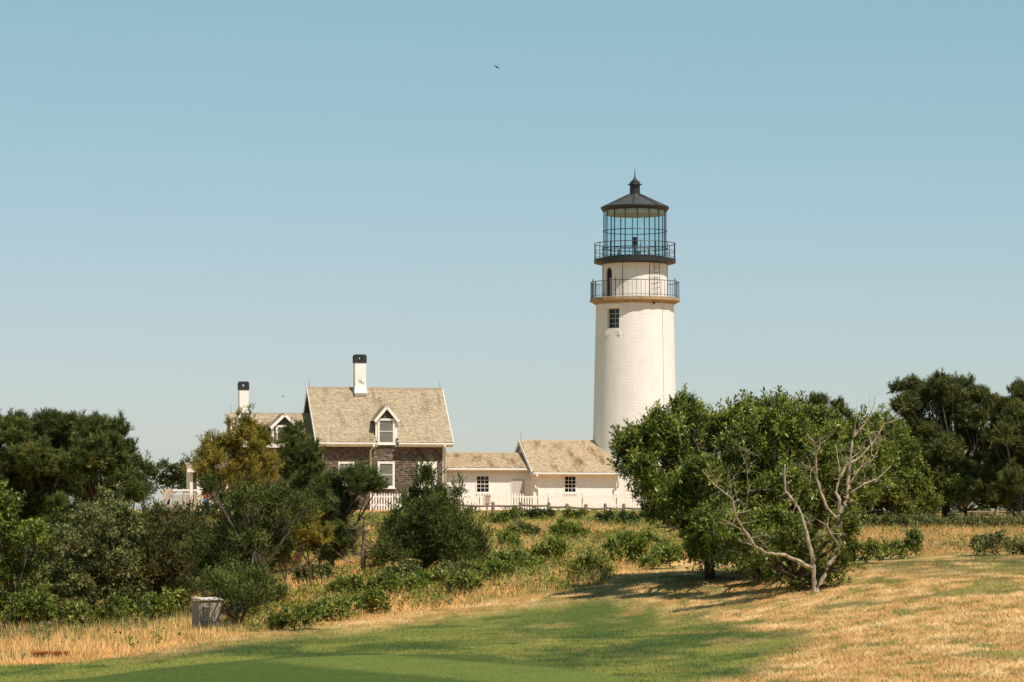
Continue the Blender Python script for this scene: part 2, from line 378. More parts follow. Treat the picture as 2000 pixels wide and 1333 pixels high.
def mown_top(px):   # photo row of the upper rim of the mown ground
    return np.interp(px, [0, 60, 150, 250, 330, 480, 640, 760, 900, 1000, 1100, 1180, 1210, 1330, 1500, 1640, 1800, 2000],
                     [1300, 1301, 1298, 1284, 1268, 1243, 1222, 1205, 1185, 1170, 1160, 1145, 1118, 1098, 1100, 1094, 1084, 1080])
GREEN_EDGE = [(100, 1340), (200, 1322), (300, 1308), (480, 1291), (700, 1281), (850, 1279), (950, 1283), (1080, 1298), (1180, 1318), (1260, 1342)]
def green_top(px): return np.interp(px, [p for p, _ in GREEN_EDGE], [q for _, q in GREEN_EDGE], left=1400, right=1400)

TAN = np.array([0.58, 0.34, 0.125]); TAN2 = np.array([0.74, 0.50, 0.23]); TAN3 = np.array([0.36, 0.20, 0.065])
LAWN = np.array([0.112, 0.148, 0.032]); LAWN_D = np.array([0.058, 0.096, 0.026]); LAWN_Y = np.array([0.245, 0.25, 0.056])
GOLD = np.array([0.74, 0.375, 0.115]); GOLD2 = np.array([0.86, 0.54, 0.22]); MEAD_G = np.array([0.125, 0.14, 0.036]); SOIL = np.array([0.22, 0.15, 0.06])
def lerp(a, b, w): return a * (1 - w[:, None]) + b * w[:, None]
def dryness(px, py, x, y):
    e = np.interp(py, [1080, 1130, 1170, 1195, 1222, 1240, 1252, 1277, 1333], [1180, 1180, 1230, 1330, 1400, 1530, 1550, 1490, 1415])
    wob = (fbm(x*0.8, y*0.35, 11) - 0.5)
    d = sstep(-60, 70, px - e + wob * 160)
    n = fbm(x*0.55, y*0.30, 21); n2 = fbm(x*1.7, y*0.8, 22)
    d = d * (1 - 0.85 * sstep(0.52, 0.66, n*0.65 + n2*0.35))
    crest = sstep(1132, 1105, py) * sstep(1560, 1680, px)
    d = d * (1 - 0.75 * crest * sstep(0.35, 0.6, n2 + 0.1))
    rim = sstep(34, 4, py - mown_top(px)) * sstep(560, 700, px) * sstep(1420, 1260, px)
    rim2 = sstep(24, 2, py - mown_top(px)) * sstep(200, 330, px) * sstep(760, 640, px)
    d = np.maximum(d, np.maximum(rim, rim2 * 0.7) * sstep(0.25, 0.5, n + 0.12))
    mid = sstep(1120, 1260, px) * sstep(1245, 1200, py) * sstep(1420, 1330, px) * 0.5
    mot = sstep(0.50, 0.68, n2*0.5 + n*0.5) * 0.35 * sstep(900, 1150, px)
    return np.clip(np.maximum(d, np.maximum(mid * sstep(0.4, 0.6, n2), mot)), 0, 1)
def mown_col(px, py, x, y):
    n = fbm(x*0.5, y*0.22, 31); n2 = fbm(x*2.2, y*1.3, 32); n3 = fbm(x*6, y*4, 33)
    c = lerp(LAWN[None].repeat(len(x), 0), LAWN_D[None], sstep(0.42, 0.60, n*0.5 + n2*0.35 + n3*0.15) * (1 - 0.75 * sstep(1020, 1120, px) * sstep(1340, 1270, px) * sstep(1250, 1225, py)))
    c = lerp(c, LAWN_Y[None], 0.8 * sstep(0.50, 0.32, n*0.7 + n2*0.3))
    c = lerp(c, LAWN_Y[None], 0.75 * sstep(480, 640, px) * sstep(1150, 950, px) * sstep(1268, 1235, py) * sstep(0.25, 0.5, n2))
    dr = dryness(px, py, x, y)
    t = lerp(TAN[None].repeat(len(x), 0), TAN2[None], sstep(0.45, 0.75, n2))
    t = lerp(t, TAN3[None], 0.85 * sstep(0.46, 0.28, n3*0.6 + n2*0.4))
    n4 = fbm(x*3.1, y*1.1, 34); t = lerp(t, LAWN[None] * 1.25, 0.8 * sstep(0.60, 0.72, n4)); t = lerp(t, TAN2[None] * 1.12, 0.7 * sstep(0.42, 0.25, n4))
    return lerp(c, t, dr), dr

# ground sheet
ys = np.concatenate([[-3000, -800, -200, -40, 0, 20, 30, 36], np.arange(40, 92, 0.3), np.arange(92, 130, 0.6), np.arange(130, 262, 1.2), [270, 290, 330, 400, 520, 800, 1500, 3500]])
xs = np.concatenate([[-3500, -1200, -400, -150, -80, -50, -40, -34], np.arange(-30, -12, 0.8), np.arange(-12, 16, 0.3), np.arange(16, 31, 0.8), [34, 40, 50, 80, 150, 400, 1200, 3500]])
XX, YY = np.meshgrid(xs, ys)
ZZ = gz(XX.ravel(), YY.ravel())
far = np.clip((YY.ravel() - 300) / 400, 0, 1); ZZ = ZZ - far * 12
vx, vy = XX.ravel(), YY.ravel()
vpx, vpy = proj(vx, np.maximum(vy, 10), ZZ)
gc, _dr = mown_col(vpx, vpy, vx, vy)
mead = sstep(2, -6, vpy - mown_top(vpx)) * (vy > 50)
mg = 0.7 * sstep(0.46, 0.66, fbm(vx*0.35, vy*0.2, 41))
mc = lerp(lerp(GOLD[None].repeat(len(vx), 0), SOIL[None], np.full(len(vx), 0.35)), MEAD_G[None], mg * 0.8)
gc = lerp(gc, mc, mead)
ny, nx = XX.shape
idx = np.arange(nx * ny).reshape(ny, nx)
quads = np.stack([idx[:-1, :-1], idx[:-1, 1:], idx[1:, 1:], idx[1:, :-1]], -1).reshape(-1, 4)
def ground_mat(name, bsx=0.7):
    t = NT(name); v = t.coord('Object'); c = t.attr('col', 'Color'); n = t.noise(v, 9, 6, 0.75); n2 = t.noise(v, 45, 3)
    g = t.ramp(n, [(0.3, (0.62, 0.62, 0.62)), (0.7, (1.25, 1.22, 1.15))])
    col = t.mix(1.0, c, g, 'MULTIPLY')
    return t.end(t.bsdf(col, 0.95, 0.1, bump=t.math('ADD', n, n2), bs=bsx, bd=0.05))
me = bpy.data.meshes.new('ground'); me.from_pydata(np.c_[vx, vy, ZZ].tolist(), [], quads.tolist())
a = me.attributes.new('col', 'FLOAT_COLOR', 'POINT'); a.data.foreach_set('color', np.c_[gc, np.ones(len(gc))].astype(np.float32).ravel())
me.polygons.foreach_set('use_smooth', [True] * len(me.polygons)); me.materials.append(ground_mat('ground_cover')); me.update()
ground = link(bpy.data.objects.new('ground', me)); tag(ground, 'rolling ground of mown lawn, dry turf and meadow rising to the lighthouse', None, None, 'structure')

# putting green: its own sheet a little above the ground
def putting_green():
    rows = []; ds = np.arange(44, 62.5, 0.18); nu = 90
    V = []
    top = [gray(p, q) for p, q in [(pp, min(qq, 1332)) for pp, qq in GREEN_EDGE]]
    edge = np.array([(p, t[1]) for (p, q), t in zip(GREEN_EDGE, top)])
    pxs = np.linspace(110, 1250, 150)
    ed = np.interp(pxs, edge[:, 0], edge[:, 1])
    nr = 34
    for k in range(nr):
        w = k / (nr - 1); d = 44 + (ed - 44) * w; x = (pxs - 1000) / F * d
        V.append(np.c_[x, d, gz(x, d) + 0.012])
    V = np.concatenate(V); n = len(pxs)
    ix = np.arange(nr * n).reshape(nr, n); q = np.stack([ix[:-1, :-1], ix[:-1, 1:], ix[1:, 1:], ix[1:, :-1]], -1).reshape(-1, 4)
    x, y = V[:, 0], V[:, 1]; px, py = proj(x, y, V[:, 2])
    band = sstep(-0.25, 0.25, np.sin((x * 0.9 + y * 0.42 + 0.8*fbm(x*.2, y*.2, 5)) * 1.15))
    c = lerp(np.array([0.066, 0.100, 0.022])[None].repeat(len(x), 0), np.array([0.125, 0.165, 0.036])[None], band * 1.0 * sstep(430, 640, px))
    c = lerp(c, np.array([0.13, 0.14, 0.034])[None], 0.5 * sstep(0.5, 0.75, fbm(x*0.6, y*0.3, 9)))
    me = bpy.data.meshes.new('putting_green'); me.from_pydata(V.tolist(), [], q.tolist())
    a = me.attributes.new('col', 'FLOAT_COLOR', 'POINT'); a.data.foreach_set('color', np.c_[c, np.ones(len(c))].astype(np.float32).ravel())
    me.polygons.foreach_set('use_smooth', [True] * len(me.polygons)); me.materials.append(ground_mat('green_turf', 0.25)); me.update()
    return tag(link(bpy.data.objects.new('putting_green', me)), 'smooth close mown golf green at the foot of the lawn', None, None, 'structure')
putting_green()

# ------------------------------------------------------------------ buildings share one frame turned 12 degrees
YAW = R(12); CU, SU = math.cos(YAW), math.sin(YAW)
OX, OY = (628 - 1000) / F * 191.0, 191.0
ZB = ZC + 0.95
def u_at(px, v):
    t = (px - 1000) / F; return (t * (OY + v * CU) - OX + v * SU) / (CU - t * SU)
def z_at(py, u, v): return ZC + (HY - py) * (OY + u * SU + v * CU) / F - ZB
def wpt(u, v, z=0.0): return Vector((OX + u * CU - v * SU, OY + u * SU + v * CU, ZB + z))
def zr(px, py, v): return z_at(py, u_at(px, v), v)

def shingles(mb, org, du, dup, nrm, width, height, row, wmin, wmax, mask=None, lift=0.026, jit=0.15, var=0.13):
    """rows of separate wedge shaped shingles on a plane"""
    org, du, dup, nrm = (Vector(q) for q in (org, du, dup, nrm)); n = int(height / row) + 1
    for r in range(n):
        s0 = r * row; s1 = min(s0 + row * 1.25, height)
        if s0 >= height - 0.01: break
        x = -random.random() * wmax
        while x < width:
            w = random.uniform(wmin, wmax); a, b = max(0, x), min(width, x + w); x += w
            if b - a < 0.02: continue
            q = (a + b) / 2
            if mask and not mask(q, s0 + row / 2): continue
            j = random.uniform(-jit, jit) * row * 0.4; tn = min(1, max(0.001, random.gauss(0.5, var))); li = lift * random.uniform(0.7, 1.5)
            A = org + du * (a + 0.004) + dup * (s0 + j) + nrm * li; B = org + du * (b - 0.004) + dup * (s0 + j) + nrm * li
            Cc = org + du * (b - 0.004) + dup * s1 + nrm * 0.003; D = org + du * (a + 0.004) + dup * s1 + nrm * 0.003
            mb.quad(A, B, Cc, D, tn); mb.quad(A - nrm * (li + 0.02), B - nrm * (li + 0.02), B, A, tn * 0.7)

def window(parent, u0, u1, z0, z1, v, cols, rows, glass, fw=0.10, proud=0.05, mid=False, trim='white_trim', name='window'):
    """window in a wall that faces -v; v is the wall plane"""
    w = empty(name, ((u0 + u1) / 2, v, z0)); w.parent = parent
    cu = (u0 + u1) / 2; a, b, h = u0 - cu, u1 - cu, z1 - z0
    f = MB(); f.box(a, a + fw, -proud, 0.02, 0, h); f.box(b - fw, b, -proud, 0.02, 0, h); f.box(a + fw, b - fw, -proud, 0.02, h - fw, h); f.box(a + fw, b - fw, -proud, 0.02, 0, fw * 0.8)
    f.build('frame', M[trim], w)
    s = MB(); s.box(a - 0.04, b + 0.04, -proud - 0.05, 0.0, -0.07, -0.002); s.build('sill', M[trim], w)
    ia, ib, ja, jb = a + fw, b - fw, fw * 0.8, h - fw; mw = 0.022
    mb = MB()
    for k in range(1, cols):
        x = ia + (ib - ia) * k / cols; mb.box(x - mw/2, x + mw/2, -proud * 0.55, 0.0, ja, jb)
    for k in range(1, rows):
        z = ja + (jb - ja) * k / rows; hw = mw * (1.6 if (mid and k == rows // 2) else 1) / 2
        mb.box(ia, ib, -proud * 0.6, 0.001, z - hw, z + hw)
    if cols > 1 or rows > 1: mb.build('muntin', M[trim], w)
    for i in range(cols):
        for j in range(rows):
            x0, x1 = ia + (ib - ia) * i / cols, ia + (ib - ia) * (i + 1) / cols; q0, q1 = ja + (jb - ja) * j / rows, ja + (jb - ja) * (j + 1) / rows
            p = MB(); tl = random.uniform(-0.006, 0.006); p.hexa([(x0, -0.012, q0), (x1, -0.012 + tl, q0), (x1, 0.01, q0), (x0, 0.01, q0), (x0, -0.012 - tl, q1), (x1, -0.012, q1), (x1, 0.01, q1), (x0, 0.01, q1)])
            p.build('pane', M[glass], w)
    return w

def downspout(parent, pts, r=0.055):
    return MB().tube(pts, r, 8).build('downspout', M['white_trim'], parent, smooth=True)

def chimney(parent, u, v, w, zb, zt, cap_h, numerals=False):
    c = empty('chimney', (u, v, zb)); c.parent = parent; h = zt - zb - cap_h; w2 = w / 2
    MB().box(-w2, w2, -w2, w2, -0.6, h).build('shaft', M['white_wall'], c, bevel=0.015)
    k = MB(); e = w2 + 0.03; t = 0.17
    z0, z1 = h, h + cap_h; hz0, hz1 = z0 + cap_h * 0.42, z0 + cap_h * 0.68
    k.box(-e, e, -e, e, z0 + 0.002, hz0); k.box(-e, e, -e, e, hz1, z1 - 0.06)
    for sx in (-1, 1):
        for sy in (-1, 1): k.box(min(sx*e, sx*(0.09)), max(sx*e, sx*0.09), min(sy*e, sy*0.09), max(sy*e, sy*0.09), hz0, hz1)
    k.box(-e + 0.05, e - 0.05, -e + 0.05, e - 0.05, z1 - 0.06, z1)
    k.build('cap', M['black_brick'], c)
    fl = MB()
    fl.hexa([(-w2-0.05, -w2-0.16, -0.22), (w2+0.05, -w2-0.16, -0.22), (w2+0.05, w2+0.1, -0.22), (-w2-0.05, w2+0.1, -0.22),
             (-w2-0.006, -w2-0.006, 0.22), (w2+0.006, -w2-0.006, 0.22), (w2+0.006, w2+0.006, 0.22), (-w2-0.006, w2+0.006, 0.22)])
    fl.build('flashing', M['white_wall'], c)
    if numerals:
        for q, ch in enumerate('1857'):
            cd = bpy.data.curves.new('numeral', 'FONT'); cd.body = ch; cd.size = 0.17; cd.extrude = 0.008; cd.align_x = 'CENTER'
            to = bpy.data.objects.new('numeral', cd); C.objects.link(to)
            dg = bpy.context.evaluated_depsgraph_get(); me2 = bpy.data.meshes.new_from_object(to.evaluated_get(dg)); bpy.data.objects.remove(to)
            me2.materials.clear(); me2.materials.append(M['ink'])
            o = link(bpy.data.objects.new('numeral', me2), c); o.rotation_euler = (R(90), 0, 0)
            o.location = (-0.13 + 0.1 * q, -w2 - 0.012, h * 0.33 - 0.075 * q)
    return c

def lightning_rod(parent, u, v, z, h):
    MB().tube([(u, v, z - 0.1), (u, v, z + h * 0.6), (u, v, z + h)], [0.013, 0.010, 0.005], 5).build('lightning_rod', M['rust_iron'], parent)

def gable_roof(parent, u0, u1, ve, ze, vr, zr_, name, mat, mask=None, row=0.105, split=None, thick=0.10, left_rake=True, right_rake=True, rake_mat='white_trim'):
    """roof along u; front eave (ve, ze), ridge (vr, zr_), back eave mirrored"""
    rf = empty(name, (u0, vr, zr_)); rf.parent = parent
    L = math.hypot(vr - ve, zr_ - ze); dv, dz = (vr - ve) / L, (zr_ - ze) / L
    nv, nz = -dz, dz * 0 + dv
    def slab(a, b, s0, s1, nm):
        m = MB(); q = lambda s, o: (ve + dv * s + nv * o - vr, ze + dz * s + nz * o - zr_)
        m.prism([q(s0, 0), q(s1, 0), q(s1, -thick), q(s0, -thick)], a - u0, b - u0); m.build(nm, M['sheathing'], rf)
    if split:
        s_cut = (0.0 - ve) / dv
        slab(u0, u1, s_cut, L, 'roof_deck')
        slab(u0, split[0], 0, s_cut, 'eave_deck'); slab(split[1], u1, 0, s_cut, 'eave_deck')
    else: slab(u0, u1, 0, L, 'roof_deck')
    bk = MB(); q = lambda s, o: (dv * s - nv * o, -dz * s + nz * o)
    bk.prism([q(0, 0.02), q(L, 0.02), q(L, -thick), q(0, -thick)], 0, u1 - u0); bk.build('back_slope', M[mat], rf)
    sh = MB(); shingles(sh, (0, ve - vr, ze - zr_), (1, 0, 0), (0, dv, dz), (0, nv, nz), u1 - u0, L, row, 0.09, 0.20, mask)
    o = sh.build('roof_shingles', M[mat], rf); o['kind'] = 'stuff'
    rc = MB(); x = 0.0                                   # ridge boards
    while x < u1 - u0:
        w = min(0.9, u1 - u0 - x); hz = random.uniform(-0.006, 0.006)
        rc.hexa([(x, -0.12, -0.075+hz), (x+w-0.01, -0.12, -0.075+hz), (x+w-0.01, -0.10, -0.11), (x, -0.10, -0.11), (x, 0, 0.045+hz), (x+w-0.01, 0, 0.045+hz), (x+w-0.01, 0.02, 0.0), (x, 0.02, 0.0)])
        rc.hexa([(x, 0.0, -0.02), (x+w-0.01, 0.0, -0.02), (x+w-0.01, 0.12, -0.09), (x, 0.12, -0.09), (x, 0.001, 0.045+hz), (x+w-0.01, 0.001, 0.045+hz), (x+w-0.01, 0.13, -0.06), (x, 0.13, -0.06)])
        x += w
    rc.build('ridge_cap', M[mat], rf)
    for use, x in ((left_rake, 0), (right_rake, u1 - u0)):
        if not use: continue
        rb = MB(); sx = -1 if x == 0 else 1; a, b = sorted((x, x + sx * 0.035)); q = lambda s, o: (ve + dv * s + nv * o - vr, ze + dz * s + nz * o - zr_)
        rb.prism([q(0, 0.0), q(L, 0.0), q(L, -0.22), q(0, -0.22)], a, b)
        q2 = lambda s, o: (-(ve + dv * s + nv * o - vr), ze + dz * s + nz * o - zr_)
        rb.prism([q2(0, 0.0), q2(L, 0.0), q2(L, -0.22), q2(0, -0.22)], a, b)
        rb.build('rake_board', M[rake_mat], rf)
    return rf

def gable_wall(name, mat, parent, u0, u1, v0, v1, ve, ze, vr, zr_, drop=0.13):
    s = (zr_ - ze) / (vr - ve); z = lambda v: ze + s * (v - ve) - drop
    vm = (v0 + v1) / 2
    return MB().prism([(v0, 0 - 0.4), (v1, -0.4), (v1, z(v0)), (vr, z(vr)), (v0, z(v0))], u0, u1).build(name, M[mat], parent)

# ---------------------------------------------------------------- the keeper's house
house = empty('keeper_house', wpt(0, 0, 0), YAW, "weathered shingle keeper's house with tan roof, two dormers and two white chimneys", 'house')
uR = u_at(868, 0); VR = 3.1; VE = -0.42
ZE = zr(750, 864, VE); ZR = zr(731, 758.5, VR)
DU0, DU1 = u_at(734, 0), u_at(775, 0)
uL0, uR0 = u_at(617.5, VE), u_at(885.5, VE)
gable_wall('wall', 'sheathing', house, 0, uR, 0, 2 * VR, VE, ZE, VR, ZR)
roof = gable_roof(house, uL0, uR0, VE, ZE, VR, ZR, 'roof', 'roof_shingle', mask=lambda x, s: not (DU0 - uL0 - 0.02 < x < DU1 - uL0 + 0.02 and s < 1.7), split=(DU0, DU1))
# wall shingles on the front, the dormer face and the left gable
W_small = (u_at(660, 0), u_at(691.5, 0), zr(675, 948, 0), zr(675, 902.5, 0))
W_tall = (u_at(737, 0), u_at(770.5, 0), zr(754, 953, 0), zr(754, 902, 0))
W_dorm = (u_at(737, 0), u_at(770.5, 0), zr(754, 867.5, 0), zr(754, 818, 0))
D_front = (u_at(816, 0), u_at(852.5, 0), 0.0, zr(834, 902, 0))
zeave_in = ZE + (ZR - ZE) / (VR - VE) * 0.42 - 0.15
DZE, DZP = zr(754, 816, 0), zr(754, 791, 0)
def front_mask(x, s):
    u, z = x, s
    for w in (W_small, W_tall, W_dorm, D_front):
        if w[0] - 0.02 < u < w[1] + 0.02 and w[2] - 0.02 < z < w[3] + 0.02: return False
    if z < zeave_in: return True
    if not DU0 < u < DU1: return False
    uc = (DU0 + DU1) / 2; return z < DZE + (DZP - DZE) * (1 - abs(u - uc) / ((DU1 - DU0) / 2)) - 0.1
ws = MB(); shingles(ws, (0, 0, 0), (1, 0, 0), (0, 0, 1), (0, -1, 0), uR, DZP, 0.125, 0.09, 0.2, front_mask, 0.036, 0.15, 0.2)
sl = (ZR - ZE) / (VR - VE)
def left_mask(x, s):
    v = 2 * VR - x; vv = min(v, 2 * VR - v); return s < ZE + sl * (vv - VE) - 0.2
shingles(ws, (0, 2 * VR, 0), (0, -1, 0), (0, 0, 1), (-1, 0, 0), 2 * VR, ZR, 0.125, 0.09, 0.2, left_mask, 0.036, 0.15, 0.2)
o = ws.build('wall_shingles', M['wall_shingle'], house); o['kind'] = 'stuff'
# trim: eave fascia and gutter in two runs, corner boards
for a, b in ((uL0, DU0 - 0.03), (DU1 + 0.03, uR0)):
    MB().box(a, b, VE - 0.02, VE + 0.03, ZE - 0.25, ZE - 0.03).build('fascia', M['white_trim'], house)
    MB().prism([(VE - 0.14, ZE - 0.05), (VE - 0.021, ZE - 0.05), (VE - 0.021, ZE - 0.18), (VE - 0.08, ZE - 0.18), (VE - 0.14, ZE - 0.12)], a + 0.01, b - 0.01).build('gutter', M['white_trim'], house)
    MB().box(a, b, VE + 0.03, -0.06, ZE - 0.27, ZE - 0.24).build('soffit', M['white_trim'], house)
MB().box(-0.045, 0.12, -0.045, 0.12, -0.3, zeave_in - 0.1).build('corner_board', M['white_trim'], house)
MB().box(uR - 0.12, uR + 0.045, -0.045, 0.12, -0.3, zeave_in - 0.1).build('corner_board', M['white_trim'], house)
for px, dx in ((724, 0.12), (869.5, -0.10)):
    u = u_at(px, -0.1)
    downspout(house, [(u + dx, VE - 0.08, ZE - 0.15), (u + dx, VE - 0.08, ZE - 0.26), (u, -0.1, ZE - 0.5), (u, -0.1, 0.0)], 0.06)
window(house, *W_tall, -0.03, 1, 2, 'blind_glass', 0.13, 0.06, True)
window(house, *W_small, -0.03, 3, 2, 'blind_glass', 0.11, 0.06, True)
# door with its wide white surround
dr = empty('door', ((D_front[0] + D_front[1]) / 2, -0.03, 0)); dr.parent = house
hw = (D_front[1] - D_front[0]) / 2; dz = D_front[3]
MB().box(-hw, -hw + 0.3, -0.06, 0.02, 0, dz).box(hw - 0.3, hw, -0.06, 0.02, 0, dz).box(-hw + 0.3, hw - 0.3, -0.06, 0.02, dz - 0.22, dz).build('door_frame', M['white_trim'], dr)
MB().box(-hw + 0.3, hw - 0.3, -0.02, 0.02, 0, dz - 0.95).build('door_leaf', M['white_trim'], dr)
MB().box(-hw + 0.34, hw - 0.34, -0.015, 0.01, dz - 0.95, dz - 0.22).build('pane', M['dark_glass'], dr)
chimney(house, u_at(702.5, VR - 0.25), VR - 0.25, 22 / 32.8, ZR - 0.12, zr(702, 693, VR - 0.3), 0.50, True)
lightning_rod(house, u_at(604, VR), VR, ZR, 0.55); lightning_rod(house, u_at(859, VR), VR, ZR, 0.5)

def dormer(parent, u0, u1, vf, z0, ze, zp, vback, win, ov=0.16, board=0.12):
    d = empty('dormer', ((u0 + u1) / 2, vf, z0)); d.parent = parent; hw = (u1 - u0) / 2; h = ze - z0; hp = zp - z0; D = vback - vf
    b = MB(); n = [(-hw + .01, 0, 0), (hw - .01, 0, 0), (hw - .01, 0, h), (0, 0, hp - 0.05), (-hw + .01, 0, h)]
    i = len(b.v); b.v += n + [(x, D, z) for x, y, z in n]; b.t += [0.0] * 10
    b.f += [(0, 1, 2, 3, 4), (9, 8, 7, 6, 5)] + [(k, 5 + k, 5 + (k+1) % 5, (k+1) % 5) for k in range(5)]
    b.build('dormer_wall', M['sheathing'], d)
    for s in (-1, 1):
        x0, x1 = sorted((s * (hw + 0.03), s * (hw - board)))
        MB().box(x0, x1, -0.05, 0.10, 0.0, h + 0.02).build('corner_board', M['white_trim'], d)
        # cheek shingles (a plain shingled side) and roof slope with rake board
        ch = MB(); shingles(ch, (s * (hw - 0.008), 0.1 if s > 0 else D, 0), (0, 1 if s > 0 else -1, 0), (0, 0, 1), (s, 0, 0), D - 0.1, h, 0.125, 0.09, 0.2, None, 0.016)
        o = ch.build('cheek_shingles', M['wall_shingle'], d); o['kind'] = 'stuff'
        L = math.hypot(hw + ov, hp - h + ov * (hp - h) / hw); ex = s * (hw + ov); ez = h - ov * (hp - h) / hw
        du = Vector((-s * (hw + ov), 0, hp - ez)).normalized(); nn = Vector((s * du.z, 0, abs(du.x)))
        rb = MB(); A = Vector((ex, -0.2, ez)); T = Vector((0, -0.2, hp))
        dp = nn * -0.07; Bk = Vector((0, D + 0.2, 0))
        rb.hexa([A + dp, T + dp, T + dp + Bk, A + dp + Bk, A, T, T + Bk, A + Bk]); rb.build('dormer_roof_deck', M['sheathing'], d)
        sh = MB()
        if s < 0: shingles(sh, A + Bk, (0, -1, 0), du, nn, D + 0.2, L, 0.105, 0.09, 0.2)
        else: shingles(sh, A, (0, 1, 0), du, nn, D + 0.2, L, 0.105, 0.09, 0.2)
        o = sh.build('dormer_shingles', M['roof_shingle'], d); o['kind'] = 'stuff'
        rk = MB(); e = Vector((0, -0.035, 0)); dd = nn * -0.17; f0 = Vector((0, -0.202, 0)) - Vector((0, -0.2, 0))
        rk.hexa([A + dd + f0 + e, T + dd + f0 + e, T + dd + f0, A + dd + f0, A + f0 + e, T + f0 + e, T + f0, A + f0]); rk.build('rake_board', M['white_trim'], d)
    w = window(d, win[0] - (u0 + u1) / 2, win[1] - (u0 + u1) / 2, win[2] - z0, win[3] - z0, -0.03, 1, 2, 'blind_glass', 0.12, 0.07, True)
    return d
vb = VE + (DZP - ZE) / sl
dormer(house, DU0, DU1, -0.012, ZE - 0.28, DZE, DZP, vb + 0.3, W_dorm)

# left wing of the house
WV0, WVE, WVR = 1.2, 0.85, 3.1
WZE, WZR = zr(520, 866, WVE), zr(520, 808, WVR)
wL, wLe = u_at(462, WV0), u_at(457, WVE)
gable_wall('wing_wall', 'sheathing', house, wL, -0.002, WV0, 2 * WVR - WV0, WVE, WZE, WVR, WZR)
WD0, WD1 = u_at(531, WV0), u_at(579, WV0)
gable_roof(house, wLe, -0.03, WVE, WZE, WVR, WZR, 'wing_roof', 'roof_shingle', right_rake=False, mask=lambda x, s: not (WD0 - wLe < x < WD1 - wLe and s < 0.5))
wsl = (WZR - WZE) / (WVR - WVE)
wm = MB()
shingles(wm, (wL, WV0, 0), (1, 0, 0), (0, 0, 1), (0, -1, 0), -wL, WZE - 0.1, 0.125, 0.09, 0.2, None, 0.024)
shingles(wm, (wL, 2 * WVR - WV0, 0), (0, -1, 0), (0, 0, 1), (-1, 0, 0), 2 * (WVR - WV0), WZR, 0.125, 0.09, 0.2,
         lambda x, s: s < WZE + wsl * (WVR - abs(x - (WVR - WV0)) - WVE) - 0.2, 0.024)
o = wm.build('wing_wall_shingles', M['wall_shingle'], house); o['kind'] = 'stuff'
MB().box(wLe, -0.03, WVE - 0.02, WVE + 0.03, WZE - 0.25, WZE - 0.03).build('fascia', M['white_trim'], house)
MB().box(wL - 0.045, wL + 0.12, WV0 - 0.045, WV0 + 0.12, -0.3, WZE - 0.1).build('corner_board', M['white_trim'], house)
wdz0 = WZE - 0.25
dormer(house, WD0, WD1, WV0 - 0.03, wdz0, zr(555, 830, WV0), zr(555, 806.5, WV0), WVR + 0.1,
       (u_at(538, WV0), u_at(573, WV0), wdz0 + 0.05, zr(555, 831, WV0)))
chimney(house, u_at(475.5, WVR - 0.15), WVR - 0.15, 18 / 32.4, WZR - 0.1, zr(475, 746, WVR), 0.50)
lightning_rod(house, wLe + 0.1, WVR, WZR, 0.55)
# small porch in the corner between wing and house
pc = empty('porch', (-0.9, WV0, 0)); pc.parent = house; pz = zr(606, 914, 0.3)
MB().box(-0.35, 0.82, -1.0, -0.88, pz - 0.16, pz).build('beam', M['white_trim'], pc)
MB().box(-0.35, 0.82, -0.87, -0.03, pz - 0.08, pz - 0.01).build('porch_roof', M['white_trim'], pc)
MB().box(0.68, 0.80, -1.0, -0.88, -0.2, pz - 0.162).build('post', M['white_trim'], pc); MB().box(-0.35, -0.23, -1.0, -0.88, -0.2, pz - 0.162).build('post', M['white_trim'], pc)
MB().box(-0.3, 0.75, -0.06, -0.03, 0, pz - 0.1).build('porch_shade_panel', M['dark_inside'], pc)  # near-black sheet: the shade of the door recess put into its colour

# ---------------------------------------------------------------- passage between house and oil house
PV0, PVE, PVR = 1.0, 0.72, 2.9
pu0, pu1 = uR + 0.02, u_at(1036, PV0)
PZE, PZR = zr(950, 914, PVE), zr(950, 885.5, PVR)
passage = empty('covered_passage', wpt(pu0, PV0, 0), YAW, 'low white brick passage with tan shingle roof joining shingle house and oil house', 'building')
def sub(root_u, root_v): return Matrix.Translation((-root_u, -root_v, 0))
def shift(children_of, du, dv):
    for c in children_of.children: c.location.x -= du; c.location.y -= dv
gable_wall('wall', 'white_wall', passage, pu0, pu1, PV0, 2 * PVR - PV0, PVE, PZE, PVR, PZR, 0.12)
gable_roof(passage, u_at(870, PVE), u_at(1040, PVE), PVE, PZE, PVR, PZR, 'roof', 'roof_shingle_worn', left_rake=False, right_rake=False)
MB().box(u_at(871, PVE), u_at(1031, PVE), PVE - 0.02, PVE + 0.03, PZE - 0.2, PZE - 0.03).build('fascia', M['white_trim'], passage)
MB().prism([(PVE - 0.14, PZE - 0.05), (PVE - 0.021, PZE - 0.05), (PVE - 0.021, PZE - 0.18), (PVE - 0.08, PZE - 0.18), (PVE - 0.14, PZE - 0.12)], u_at(872, PVE), u_at(1030, PVE)).build('gutter', M['white_trim'], passage)
window(passage, u_at(929, PV0), u_at(956.5, PV0), zr(943, 963, PV0), zr(943, 928.5, PV0), PV0, 3, 4, 'dark_glass', 0.07, 0.03, True)
d = empty('door', (u_at(1012, PV0), PV0, 0)); d.parent = passage; hw = (u_at(1025, PV0) - u_at(999, PV0)) / 2; dz = zr(1012, 936, PV0)
MB().prism([(-0.03, 0), (0.0, 0), (0.0, dz + 0.12), (-0.03, dz + 0.12)], -hw - 0.07, hw + 0.07).build('door_frame', M['white_wall'], d)
m = MB()
for k in range(5):
    x0 = -hw + 2 * hw * k / 5; m2 = MB().box(x0 + 0.006, x0 + 2 * hw / 5 - 0.006, -0.055, -0.03, 0.02, dz); m2.build('plank', M['grey_door'], d)
